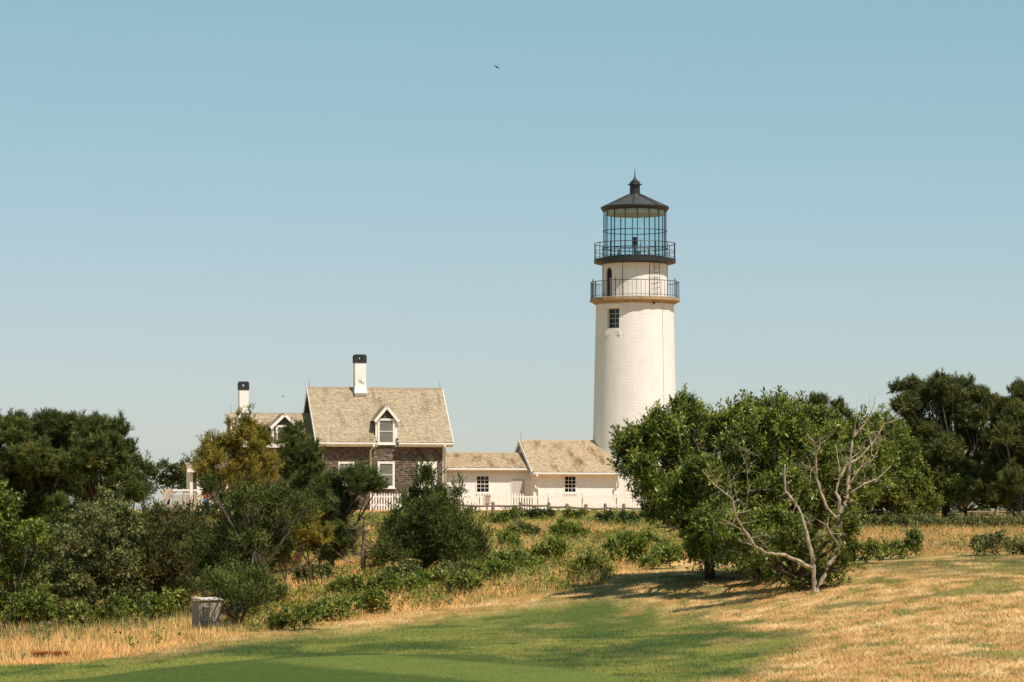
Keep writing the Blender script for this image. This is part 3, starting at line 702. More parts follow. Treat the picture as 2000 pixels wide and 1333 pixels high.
shift(passage, pu0, PV0)

# ---------------------------------------------------------------- oil house against the tower
QV0, QVE, QVR = -0.1, -0.42, 3.3
qu0, qu1 = u_at(1042, QV0), u_at(1209, QV0)
QZE, QZR = zr(1120, 922.5, QVE), zr(1090, 861, QVR)
oil = empty('oil_house', wpt(qu0, QV0, 0), YAW, 'white brick oil house with moss stained shingle roof joined to the white tower', 'building')
gable_wall('wall', 'white_wall', oil, qu0, qu1, QV0, 2 * QVR - QV0, QVE, QZE, QVR, QZR, 0.12)
gable_roof(oil, u_at(1040, QVE), u_at(1211, QVE), QVE, QZE, QVR, QZR, 'roof', 'roof_shingle_worn', right_rake=False)
MB().box(u_at(1041, QVE), u_at(1211, QVE), QVE - 0.02, QVE + 0.03, QZE - 0.22, QZE - 0.03).build('fascia', M['white_trim'], oil)
MB().box(u_at(1041, QVE), u_at(1211, QVE), QVE + 0.03, QV0, QZE - 0.21, QZE - 0.18).build('soffit', M['white_trim'], oil)
MB().prism([(QVE - 0.14, QZE - 0.05), (QVE - 0.021, QZE - 0.05), (QVE - 0.021, QZE - 0.18), (QVE - 0.08, QZE - 0.18), (QVE - 0.14, QZE - 0.12)], u_at(1041, QVE), u_at(1211, QVE)).build('gutter', M['white_trim'], oil)
window(oil, u_at(1101, QV0), u_at(1126, QV0), zr(1113, 963, QV0), zr(1113, 929, QV0), QV0, 3, 4, 'dark_glass', 0.07, 0.03, True)
u = u_at(1046, QV0); downspout(oil, [(u, QVE - 0.08, QZE - 0.15), (u, QVE - 0.08, QZE - 0.3), (u - 0.05, QV0 - 0.08, QZE - 0.42), (u - 0.05, QV0 - 0.08, QZE - 0.9), (u + 0.15, QV0 - 0.08, QZE - 1.0), (u + 0.15, QV0 - 0.08, 0.05)])
u = u_at(1211, QVE); downspout(oil, [(u - 0.03, QVE - 0.08, QZE - 0.12), (u + 0.05, QVE - 0.1, QZE - 0.22), (u - 0.12, QVE - 0.1, QZE - 0.34), (u - 0.16, QVE - 0.08, QZE - 0.95)])
lightning_rod(oil, u_at(1017.5, QVR), QVR, QZR, 0.55)
for c in oil.children: c.location.x -= qu0; c.location.y -= QV0

# ---------------------------------------------------------------- the lighthouse
TV = QVR; TU = u_at(1240, TV)
tl = wpt(TU, TV, 0); TY = tl.y; PXM = F / TY
tower = empty('lighthouse', tl, 0, 'tall white brick lighthouse tower with black iron lantern and two railed galleries', 'lighthouse')
def th(py): return ZC + (HY - py) / PXM - ZB         # height on the tower's axis
def tw(p): return p / PXM
def polar(r, deg, z): a = R(deg); return Vector((r * math.sin(a), -r * math.cos(a), z))   # 0 = towards the camera, plus = right

def lathe_solid(prof, n, name, mat, parent, smooth=True, cutters=()):
    m = MB().lathe(prof, n); o = m.build(name, M[mat], parent, smooth=False)
    if cutters:
        bpy.context.view_layer.update()
        for cu in cutters:
            bo = o.modifiers.new('cut', 'BOOLEAN'); bo.operation = 'DIFFERENCE'; bo.solver = 'EXACT'; bo.object = cu
        dg = bpy.context.evaluated_depsgraph_get(); me = bpy.data.meshes.new_from_object(o.evaluated_get(dg)); o.modifiers.clear(); o.data = me
        for cu in cutters: bpy.data.objects.remove(cu)
    me = o.data; uv = me.uv_layers.new(name='UVMap'); r0 = prof[0][0]
    for p in me.polygons:
        ca = math.atan2(p.center.y, p.center.x)
        for li in p.loop_indices:
            co = me.vertices[me.loops[li].vertex_index].co; a = math.atan2(co.y, co.x)
            if a - ca > math.pi: a -= 2 * math.pi
            elif ca - a > math.pi: a += 2 * math.pi
            uv.data[li].uv = (a * r0, co.z)
    if smooth:
        me.polygons.foreach_set('use_smooth', [True] * len(me.polygons))
        try: me.set_sharp_from_angle(angle=R(35))
        except Exception: pass
    return o
rT, rM, rB = tw(76), tw(81.5), tw(85.5)
zg = th(590)
WA = -36.0; wz0, wz1 = th(645), th(607); ww = tw(14)
def cutter_box(deg, r0, r1, hw, z0, z1, arch=False):
    m = MB(); a = R(deg); out = Vector((math.sin(a), -math.cos(a), 0)); sd = Vector((math.cos(a), math.sin(a), 0))
    prof = [(-hw, z0), (hw, z0)] + ([(hw * math.cos(R(q)), z1 - hw + hw * math.sin(R(q))) for q in range(0, 181, 20)] if arch else [(hw, z1), (-hw, z1)])
    n = len(prof)
    m.v = [tuple(out * r0 + sd * x + Vector((0, 0, z))) for x, z in prof] + [tuple(out * r1 + sd * x + Vector((0, 0, z))) for x, z in prof]; m.t = [0.0] * (2 * n)
    m.f = [tuple(range(n))[::-1], tuple(range(n, 2 * n))] + [(k, (k+1) % n, n + (k+1) % n, n + k) for k in range(n)]
    return m.build('cutter', M['white_brick'], tower)
prof = [(rB + 0.0, -0.5)] + [(np.interp(z, [0, th(850), th(597)], [rB, rM, rT]), z) for z in np.linspace(0, th(596), 12)]
lathe_solid(prof, 96, 'tower_wall', 'white_brick', tower, True, [cutter_box(WA, rT - 0.35, rT + 1.0, ww, wz0, wz1)])
# tower window in its deep reveal
wd = empty('tower_window', polar(rT - 0.30, WA, wz0)); wd.parent = tower; wd.rotation_euler = (0, 0, R(WA))
wh = wz1 - wz0; f = MB()
for x0, x1, z0, z1 in ((-ww, -ww + .06, 0, wh), (ww - .06, ww, 0, wh), (-ww + .06, ww - .06, 0, .07), (-ww + .06, ww - .06, wh - .07, wh)): f.box(x0 + .002, x1 - .002, -0.05, 0.02, z0 + .002, z1 - .002)
f.build('frame', M['grey_iron'], wd)
g = MB(); g.box(-0.015, 0.015, -0.03, 0.0, .07, wh - .07)
for k in (1, 2, 3): g.box(-ww + .06, ww - .06, -0.028 - 0.01 * (k == 2), 0.001, wh * k / 4 - .015, wh * k / 4 + .015)
g.build('muntin', M['cream_blind'], wd)
for i in range(2):
    for j in range(4): MB().box(-ww + .06 + i * (ww - .06), -ww + .06 + (i + 1) * (ww - .06), -0.012, 0.01, wh * j / 4 + .001, wh * (j + 1) / 4 - .001).build('pane', M['dark_glass'], wd)
for nm, z0, z1 in (('lintel', wz1 + 0.02, wz1 + 0.26), ('sill', wz0 - 0.42, wz0 - 0.16)):
    b = MB(); a = R(WA); out = Vector((math.sin(a), -math.cos(a), 0)); sd = Vector((math.cos(a), math.sin(a), 0)); r = rT + 0.035; e = ww + 0.1
    b.hexa([out*(r - .25) - sd*e + Vector((0,0,z0)), out*r - sd*e*0.98 + Vector((0,0,z0)), out*r + sd*e*0.98 + Vector((0,0,z0)), out*(r-.25) + sd*e + Vector((0,0,z0)),
            out*(r - .25) - sd*e + Vector((0,0,z1)), out*r - sd*e*0.98 + Vector((0,0,z1)), out*r + sd*e*0.98 + Vector((0,0,z1)), out*(r-.25) + sd*e + Vector((0,0,z1))])
    b.build(nm, M['white_wall'], tower)
# lower stone gallery
rg = tw(88.5); zt = th(585.5)
gal = empty('stone_gallery', (0, 0, zt)); gal.parent = tower
MB().lathe([(rT - 0.1, -0.33), (rT + 0.03, -0.33), (rg - 0.10, -0.17), (rg, -0.15), (rg, 0.02), (rg - 0.06, 0.05), (rT - 0.4, 0.06)], 20, R(9)).build('gallery_deck', M['brown_stone'], gal)
# railing: posts, balusters, two rails
rr = rg - 0.07; tall = tw(33)
rl = MB(); rl.ring(rr, tall, 0.020, 60, 5); rl.build('top_rail', M['rust_iron'], gal); MB().ring(rr, 0.16, 0.014, 60, 5).build('bottom_rail', M['rust_iron'], gal)
for k in range(8):
    a = -28 + 45 * k; p = polar(rr, a, 0.04); MB().tube([p, p + Vector((0, 0, tall + 0.12))], 0.032, 6).build('post', M['rust_iron'], gal)
bl = None
for k in range(64):
    a = -28 + 5.625 * k
    if k % 8 == 0: continue
    if bl is None: bl = MB().tube([(0, 0, 0.05), (0, 0, tall)], 0.011, 5).build('baluster', M['rust_iron'], gal); o = bl
    else: o = bl.copy(); link(o, gal)
    o.location = polar(rr, a, 0.0)
# watch room drum with arched doorway
rD = tw(64); zd0, zd1 = zt + 0.05, th(513)
DA = -55.0
lathe_solid([(rD, zd0 - 0.02), (rD, zd1)], 96, 'watch_room_wall', 'white_brick', tower, True, [cutter_box(DA, rD - 0.55, rD + 0.6, 0.30, zd0 + 0.04, zd0 + 1.82, True)])
dd = empty('doorway', polar(rD - 0.36, DA, zd0 + 0.04)); dd.parent = tower; dd.rotation_euler = (0, 0, R(DA))
ar = MB(); pr = [(-0.29, 0.0), (0.29, 0.0)] + [(0.29 * math.cos(R(q)), 1.49 + 0.29 * math.sin(R(q))) for q in range(0, 181, 20)]
ar.v = [(x, -0.22, z) for x, z in pr] + [(x, -0.20, z) for x, z in pr]; nn_ = len(pr); ar.t = [0.0] * (2 * nn_)
ar.f = [tuple(range(nn_)), tuple(range(nn_, 2 * nn_))[::-1]] + [(k, (k+1) % nn_, nn_ + (k+1) % nn_, nn_ + k) for k in range(nn_)]
ar.build('recess_shade_panel', M['dark_inside'], dd).location = (0, -0.02, 0)  # dark panel near the wall face imitates the shade inside the arch
MB().box(0.0, 0.26, -0.29, -0.26, 0.02, 1.15).build('door_leaf', M['grey_iron'], dd)
MB().box(0.11, 0.14, -0.31, -0.292, 0.02, 1.15).build('crossbar', M['cream_blind'], dd)
for a in (-77, -24, 24, 77, 130, 180, -130):
    p = polar(rD + 0.012, a, zd0); MB().tube([p, p + Vector((0, 0, zd1 - zd0 - 0.01))], 0.016, 5).build('seam', M['rust_iron'], tower)
ld = empty('ladder', polar(rD + 0.16, 35, zd0)); ld.parent = tower; ld.rotation_euler = (0, 0, R(35))
for x in (-0.2, 0.2): MB().tube([(x, -0.12, 0), (x, 0, zd1 - zd0 + 0.1)], 0.018, 6).build('stile', M['rust_iron'], ld)
for k in range(7): z = 0.25 + 0.3 * k; MB().tube([(-0.2, -0.12 + z * 0.055, z), (0.2, -0.12 + z * 0.055, z)], 0.012, 5).build('rung', M['rust_iron'], ld)
# upper iron gallery
ru = tw(80); zu = th(507)
ug = empty('iron_gallery', (0, 0, zu)); ug.parent = tower
MB().lathe([(rD - 0.1, -0.34), (rD + 0.05, -0.34), (ru - 0.10, -0.27), (ru, -0.24), (ru, 0.0), (rD - 0.4, 0.01)], 32, R(5.6)).build('gallery_deck', M['black_iron'], ug)
hu = tw(30)
for nm, z, q in (('top_rail', hu, 0.024), ('mid_rail', hu * 0.50, 0.018), ('bottom_rail', hu * 0.1, 0.014)): MB().ring(ru - 0.03, z, q, 48, 6).build(nm, M['black_iron'], ug)
pp = MB().tube([(0, 0, 0), (0, 0, hu)], 0.022, 6).build('post', M['black_iron'], ug)
for k in range(16):
    o = pp if k == 0 else link(pp.copy(), ug); o.location = polar(ru - 0.03, 22.5 * k + 6, 0)
for k in range(8):
    a = 22.5 + 45 * k; b = MB(); p0 = polar(rD + 0.01, a, -0.75); p1 = polar(ru - 0.25, a, -0.30); b.bar(p0, p1, 0.035, 0.05); 
    if a in (22.5,): pass
# lantern: murette, 16 sides, three rows of panes
rl_ = tw(61); zl0, zl1, zl2, zl3 = zu + 0.02, th(486), th(452.5), th(411)
lan = empty('lantern', (0, 0, zl0)); lan.parent = tower
H = [0.0, zl1 - zl0, zl2 - zl0, zl3 - zl0]
MB().lathe([(rl_ - 0.04, -0.02), (rl_ + 0.05, -0.02), (rl_ + 0.05, 0.10), (rl_ - 0.04, 0.10)], 16, R(90 - 11.25 + 2)).build('base_ring', M['black_iron'], lan)
LA = [22.5 * k + 2.5 for k in range(16)]
for k, a in enumerate(LA):
    p = polar(rl_, a, 0.1); MB().bar(p, polar(rl_, a, H[3]), 0.05, 0.05, polar(1, a, 0)).build('mullion', M['black_iron'], lan)
for k, a in enumerate(LA):
    b = a + 22.5
    for j in range(3):
        z0, z1 = (0.1 if j == 0 else H[j]), H[j + 1]
        A, B = polar(rl_, a, 0), polar(rl_, b, 0); m = MB(); t = (A + B).normalized() * 0.012
        A2, B2 = A + (B - A) * 0.03, A + (B - A) * 0.97
        zz = Vector((0, 0, 1)); m.quad(A2 + zz * (z0 + .01), B2 + zz * (z0 + .01), B2 + zz * (z1 - .01), A2 + zz * (z1 - .01)); m.build('pane', M['lantern_glass'], lan)
for nm, z, r, q in (('glazing_ring', H[1], rl_ + 0.05, 0.028), ('glazing_ring', H[2], rl_ + 0.04, 0.026)): MB().ring(r, z, q, 48, 6).build(nm, M['black_iron'], lan)
# inside: floor, ceiling rim, beacon on its stand
MB().lathe([(rl_ - 0.1, 0.0), (rl_ - 0.1, 0.03)], 32).build('lantern_floor', M['grey_iron'], lan)
MB().lathe([(rl_ - 0.12, H[3] - 0.30), (rl_ - 0.08, H[3] - 0.30), (rl_ - 0.08, H[3] - 0.02), (rl_ - 0.12, H[3] - 0.02)], 32).build('ceiling_band', M['cream_blind'], lan)
bc = empty('beacon', (0, 0, 0)); bc.parent = lan
MB().lathe([(0.22, 0.03), (0.20, 0.1), (0.09, 0.2), (0.08, 0.75), (0.2, 0.8), (0.2, 0.84)], 16).build('pedestal', M['grey_iron'], bc)
MB().lathe([(0.13, 0.85), (0.16, 0.9), (0.16, 1.25), (0.12, 1.32), (0.02, 1.36)], 16).build('beacon_head', M['black_iron'], bc)
for a in (60, 165, 270):
    p = polar(0.95, a, 0.03); MB().box(-0.12, 0.12, -0.1, 0.1, 0, 0.55).build('battery_box', M['grey_door'], lan).location = p
# lantern roof: eave cornice, eight facets with ribs, ventilator
lr = empty('lantern_roof', (0, 0, zl3)); lr.parent = tower
re = tw(67); zs = tw(4)
MB().lathe([(rl_ - 0.05, -0.05), (rl_ + 0.10, -0.05), (rl_ + 0.12, 0.02), (re, 0.10), (re, 0.17), (re - 0.08, 0.20), (rl_ - 0.3, 0.20)], 48).build('cornice', M['black_iron'], lr)
za = 0.17; zb_ = th(381) - zl3; r2 = tw(12)
cone = MB(); 
for k in range(8):
    a, b = -5 + 45 * k, 40 + 45 * k
    mid = [(a + (b - a) * q / 4) for q in range(5)]
    for q in range(4): cone.quad(polar(re - 0.03, mid[q], za), polar(re - 0.03, mid[q+1], za), polar(r2, mid[q+1], zb_), polar(r2, mid[q], zb_))
cone.build('roof_plate', M['roof_iron'], lr)
for k in range(8):
    a = -5 + 45 * k; MB().tube([polar(re - 0.05, a, za + 0.03), polar(r2, a, zb_ + 0.03)], 0.028, 6).build('roof_rib', M['black_iron'], lr)
vz = lambda py: th(py) - zl3
MB().lathe([(tw(13.5), zb_ - 0.08), (tw(12.5), zb_ + 0.05), (tw(10), zb_ + 0.06), (tw(10), vz(362)), (tw(14), vz(361.5)), (tw(13.6), vz(360)), (tw(9.7), vz(359)), (tw(9.7), vz(356)),
            (tw(7), vz(354)), (tw(4), vz(351)), (tw(2), vz(347.5)), (tw(1.8), vz(346)), (tw(0.8), vz(345))], 24).build('ventilator', M['black_iron'], lr, smooth=False)
MB().tube([(0, 0, vz(347)), (0, 0, vz(336)), (0, 0, vz(327))], [0.04, 0.022, 0.006], 6).build('spire', M['black_iron'], lr)
# conductor cable and small security camera under the gallery
cz = [(np.interp(z, [0, th(850), th(597)], [rB, rM, rT]) + 0.012, z) for z in np.linspace(0.2, th(600), 9)]
MB().tube([polar(r, 42, z) for r, z in cz], 0.009, 5).build('conductor_cable', M['concrete'], tower)
MB().tube([polar(rT - 0.02, 25, th(596)), polar(rT + 0.16, 25, th(597)), polar(rT + 0.2, 25, th(598.5))], [0.03, 0.05, 0.06], 8).build('security_camera', M['black_iron'], tower)

# ---------------------------------------------------------------- white picket fence
FV = -3.3
fu0, fu1 = u_at(724, FV), u_at(1262, FV)
fence = empty('picket_fence', wpt(fu0, FV, 0.0), YAW, "white picket fence running in front of house, passage and tower", 'fence')
pz1 = zr(1000, 964, FV); fz = float(gz(wpt((fu0+fu1)/2, FV).x, wpt((fu0+fu1)/2, FV).y)) - ZB
zl_ = fz - 0.05
pm = MB(); w = 0.042
pm.hexa([(-w, -0.012, 0), (w, -0.012, 0), (w, 0.012, 0), (-w, 0.012, 0), (-w, -0.012, 1), (w, -0.012, 1), (w, 0.012, 1), (-w, 0.012, 1)])
pm.v += [(0, -0.012, 1.08), (0, 0.012, 1.08)]; pm.t += [0, 0]; pm.f.remove((4, 5, 6, 7)); pm.f += [(4, 5, 8), (5, 6, 9, 8), (6, 7, 9), (7, 4, 8, 9)]
pick = None; u = fu0; k = 0; hh = (pz1 - zl_)
while u < fu1:
    px = 1000 + F * wpt(u, FV).x / wpt(u, FV).y
    if pick is None: pick = pm.build('picket', M['white_fence'], fence); o = pick
    else: o = link(pick.copy(), fence)
    hk = hh * (1 + random.uniform(-0.015, 0.015)) - (0.12 if 1022 < px < 1050 else 0)
    o.location = (u - fu0, -0.03, zl_); o.scale = (1, 1, hk / 1.08); o.rotation_euler = (0, R(random.uniform(-0.6, 0.6)), 0)
    u += 0.158; k += 1
for z in (0.33, 0.80): MB().box(0, fu1 - fu0, -0.015, 0.035, zl_ + hh * z - 0.045, zl_ + hh * z + 0.045).build('rail', M['white_fence'], fence)
for k in range(8):
    x = (fu1 - fu0) * (k + 0.15) / 8; MB().box(x - 0.06, x + 0.06, 0.036, 0.16, zl_ - 0.2, zl_ + hh + 0.03).build('post', M['white_fence'], fence, bevel=0.01)
sgn = empty('notice_board', wpt(u_at(952, FV - 0.1), FV - 0.1, zl_ + hh * 0.45), YAW, 'small tan notice board on a post before the picket fence', 'sign')
MB().box(-0.17, 0.17, -0.03, 0.0, 0.0, 0.40).build('board', M['sign_tan'], sgn); MB().box(-0.03, 0.03, 0.002, 0.04, -0.7, 0.42).build('post', M['fence_wood'], sgn)
MB().box(-0.19, 0.19, -0.045, -0.001, 0.401, 0.44).build('cap', M['fence_wood'], sgn); MB().box(-0.19, 0.19, -0.045, -0.001, -0.04, -0.001).build('ledge', M['fence_wood'], sgn)
for k, wd_ in enumerate((0.11, 0.13, 0.12, 0.13, 0.09)): MB().box(-wd_, wd_, -0.034, -0.0305, 0.33 - 0.065 * k, 0.345 - 0.065 * k).build('text_line', M['ink'], sgn)

# ---------------------------------------------------------------- split rail fence
def rail_fence(pts, label, post_top, rails, wood, name='rail_fence'):
    P3 = [gpt(px, d) for px, d in pts]
    root = empty(name, P3[0], 0, label, 'fence', 'post and rail fences'); o0 = Vector(P3[0])
    for (px, d), p in zip(pts, P3):
        zt_ = ZC + (HY - post_top(px)) / F * d + random.uniform(-0.04, 0.04); r = 0.10
        p = Vector(p) - o0; h = zt_ - o0.z; lx, ly = random.uniform(-.03, .03), random.uniform(-.03, .03)
        MB().tube([(p.x, p.y, p.z - 0.3), (p.x + lx * .5, p.y + ly * .5, (p.z + h) / 2), (p.x + lx, p.y + ly, h - 0.05), (p.x + lx, p.y + ly, h)], [r, r * 0.95, r * 0.92, r * 0.7], 8).build('post', M[wood], root, bevel=0.0)
    for i in range(len(pts) - 1):
        for rz in rails:
            a, b = Vector(P3[i]) - o0, Vector(P3[i+1]) - o0
            za_ = ZC + (HY - rz(pts[i][0])) / F * pts[i][1] - o0.z + random.uniform(-.04, .04); zb2 = ZC + (HY - rz(pts[i+1][0])) / F * pts[i+1][1] - o0.z + random.uniform(-.04, .04)
            m_ = (a + b) / 2; MB().tube([(a.x, a.y - .02, za_), (m_.x, m_.y - .02, (za_ + zb2) / 2 - 0.03), (b.x, b.y + .02, zb2)], [0.05, 0.065, 0.05], 6).build('rail', M['fence_wood'], root)
    return root
dfx = 172
rail_fence([(890, 170), (963, dfx), (1017, dfx), (1071, dfx), (1108, dfx), (1144, dfx), (1183, dfx), (1218, dfx), (1258, dfx), (1300, dfx)], 'brown post and rail fence in the grass before the white picket fence',
           lambda px: np.interp(px, [900, 1300], [980, 986]), [lambda px: np.interp(px, [890, 1040, 1100, 1300], [988, 988, 991, 996])], 'fence_wood')
rail_fence([(1640, 160), (1698, 160), (1757, 160), (1816, 160), (1880, 160), (1947, 160), (2012, 160), (2080, 160)], 'pale topped post and rail fence under the pines on the rise',
           lambda px: np.interp(px, [1640, 2100], [980, 984]), [lambda px: np.interp(px, [1640, 2100], [999, 1000])], 'post_wood')

# ---------------------------------------------------------------- deck with railing, annex, person
dk = 176.0
def dkp(px, py, d=dk): return Vector(P(px, py, d))
ramp = empty('wooden_deck', dkp(340, 1000), 0, 'weathered wooden deck with white capped railing behind the pines', 'deck')
base = dkp(340, 1000)
def rel(v): return v - base
MB().bar(rel(dkp(300, 989)), rel(dkp(405, 989)), 2.0, 0.14).build('deck_floor', M['deck_wood'], ramp)
MB().bar(rel(dkp(302, 957.5)), rel(dkp(337, 957.5)), 0.10, 0.06).build('hand_rail', M['white_trim'], ramp)
MB().bar(rel(dkp(337, 958)), rel(dkp(400, 958)), 0.14, 0.10).build('hand_rail', M['white_trim'], ramp)
MB().bar(rel(dkp(337, 965.5)), rel(dkp(380, 965.5)), 0.06, 0.05).build('mid_rail', M['white_trim'], ramp)
for px in (320, 337, 358.5, 381, 400): MB().bar(rel(dkp(px, 989)), rel(dkp(px, 955)), 0.10).build('post', M['deck_wood'], ramp)
for px in np.arange(340, 399, 2.6): MB().bar(rel(dkp(px, 988)), rel(dkp(px, 966)), 0.035).build('baluster', M['deck_wood'], ramp)
MB().bar(rel(dkp(333, 960, 175)), rel(dkp(318, 984, 174)), 0.05, 0.42).build('stair_side', M['deck_wood'], ramp)
MB().bar(rel(dkp(321.5, 960, 175.7)), rel(dkp(333, 960, 175.7)), 0.03, 0.16).build('notice', M['orange_paint'], ramp)

an = empty('small_annex', dkp(404, 1000, 203), YAW, 'small grey and white outbuilding behind the deck railing', 'building')
az = lambda py: (1000 - py) * 203 / F
MB().box(-1.0, 1.4, 0, 2.5, -0.2, az(915)).build('wall', M['white_wall'], an)
MB().box(-0.86, -0.66, -0.04, 0.02, 0.6, az(921)).build('shutter', M['dark_board'], an)
MB().box(-1.06, -0.88, -0.06, 0.1, -0.2, az(917)).build('corner_board', M['white_trim'], an); MB().box(-0.64, -0.54, -0.06, 0.1, -0.2, az(917)).build('corner_board', M['white_trim'], an)
MB().prism([(-0.35, az(917)), (1.25, az(903)), (2.85, az(917)), (2.85, az(919)), (1.25, az(905.5)), (-0.35, az(920))], -1.25, 1.6).build('roof', M['roof_shingle'], an)
MB().box(-1.27, 1.62, -0.40, -0.352, az(923), az(916.5)).build('fascia', M['white_trim'], an)

def skin_mesh(name, pts, edges, rad, mat, parent, sub=2):
    me = bpy.data.meshes.new(name); me.from_pydata(pts, edges, []); o = bpy.data.objects.new(name, me); C.objects.link(o)
    o.modifiers.new('skin', 'SKIN'); s = o.modifiers.new('sub', 'SUBSURF'); s.levels = sub; s.render_levels = sub
    sv = me.skin_vertices[0].data
    for k, r in enumerate(rad): sv[k].radius = (r, r) if not hasattr(r, '__len__') else r; sv[k].use_root = (k == 0)
    dg = bpy.context.evaluated_depsgraph_get(); m2 = bpy.data.meshes.new_from_object(o.evaluated_get(dg)); bpy.data.objects.remove(o)
    m2.materials.clear(); m2.materials.append(M[mat]); m2.polygons.foreach_set('use_smooth', [True] * len(m2.polygons))
    return link(bpy.data.objects.new(name, m2), parent)
pb = gpt(403, 172); pz = ZC + (HY - 949) / F * 172 - 1.66
person = empty('person', (pb[0], 172, pz), R(160), 'person in a pinkish red top and blue jeans standing by the deck railing', 'person')
pts = [(0,0,0.95),(0,0,1.12),(0,0,1.36),(0,0,1.47),(0,0.01,1.53),(0,0.02,1.62),
       (0.17,0,1.38),(0.24,0.02,1.12),(0.22,0.14,0.90),(0.22,0.18,0.80),(-0.17,0,1.38),(-0.24,0.02,1.12),(-0.22,0.10,0.88),(-0.22,0.14,0.79),
       (0.09,0,0.88),(0.10,0.02,0.48),(0.10,-0.02,0.08),(0.11,0.12,0.04),(-0.09,0,0.88),(-0.10,0.02,0.48),(-0.10,-0.02,0.08),(-0.11,0.12,0.04)]
ed = [(0,1),(1,2),(2,3),(3,4),(4,5),(2,6),(6,7),(7,8),(8,9),(2,10),(10,11),(11,12),(12,13),(0,14),(14,15),(15,16),(16,17),(0,18),(18,19),(19,20),(20,21)]
rad = [(0.15,0.10),(0.13,0.09),(0.15,0.10),0.06,0.08,0.09,0.055,0.045,0.035,0.03,0.055,0.045,0.035,0.03,0.085,0.06,0.045,0.04,0.085,0.06,0.045,0.04]
skin_mesh('body', pts, ed, rad, 'skin', person)
skin_mesh('top', [pts[0], pts[1], pts[2], pts[6], (0.22,0.01,1.24), pts[10], (-0.22,0.01,1.24)], [(0,1),(1,2),(2,3),(3,4),(2,5),(5,6)], [(0.17,0.125),(0.155,0.115),(0.17,0.12),0.075,0.06,0.075,0.06], 'pink_cloth', person)
skin_mesh('jeans', [(0,0,0.96), pts[14], pts[15], (0.10,-0.02,0.12), pts[18], pts[19], (-0.10,-0.02,0.12)], [(0,1),(1,2),(2,3),(0,4),(4,5),(5,6)], [(0.165,0.12),0.10,0.075,0.06,0.10,0.075,0.06], 'denim', person)
skin_mesh('hair', [(0,-0.01,1.71),(0,-0.06,1.64),(0,-0.09,1.52)], [(0,1),(1,2)], [0.07,0.095,0.06], 'hair', person)

# ---------------------------------------------------------------- shed box and rusty board in the grass
sp = gray(404, 1228)
def shed():
    d = sp[1]; s = d / F
    r = empty('utility_shed', sp, R(38), 'small grey board shed with pale lid half under the cedar', 'shed')
    w, dp, h = 46 * s, 28 * s, 56 * s
    a = R(28)
    for k in range(7):
        x0 = -w/2 + w * k / 7; MB().box(x0 + 0.004, x0 + w/7 - 0.004, -dp/2 - random.uniform(0, .012), -dp/2 + 0.02, -0.15, h - 0.02).build('plank', M['grey_board'], r)
    for k in range(4):
        y0 = -dp/2 + dp * k / 4; MB().box(-w/2 - 0.025, -w/2, y0 + 0.023, y0 + dp/4 + 0.018, -0.15, h - 0.02).build('plank', M['grey_board'], r)
    MB().box(-w/2 + 0.001, w/2 - 0.002, -dp/2 + 0.021, dp/2, -0.15, h - 0.03).build('carcass', M['dark_board'], r)
    MB().hexa([(-w/2 - .04, -dp/2 - .05, h), (w/2 + .04, -dp/2 - .05, h), (w/2 + .04, dp/2 + .03, h + .03), (-w/2 - .04, dp/2 + .03, h + .03),
               (-w/2 - .04, -dp/2 - .05, h + .03), (w/2 + .04, -dp/2 - .05, h + .03), (w/2 + .04, dp/2 + .03, h + .06), (-w/2 - .04, dp/2 + .03, h + .06)]).build('lid', M['shed_roof'], r)
    for z in (0.3, 0.75): MB().box(-w/2 + .05, -w/2 + .28, -dp/2 - 0.03, -dp/2 - 0.013, h * z, h * z + 0.025).build('hinge', M['cream_blind'], r)
shed()
bp = gray(98, 1283); bp[2] -= 0.08; bd = empty('rusty_board', bp, R(14), 'rust red wooden beam end lying in the golden grass', 'beam')
s = bp[1] / F
MB().box(-36*s, 38*s, -0.04, 0.10, 0.02, 0.17).build('plank', M['rust_board'], bd); MB().box(-36*s, 38*s, -0.10, 0.12, 0.172, 0.20).build('top_board', M['rust_board'], bd)
MB().box(-40*s, -14*s, -0.09, -0.041, -0.02, 0.10).build('end_block', M['dark_board'], bd)

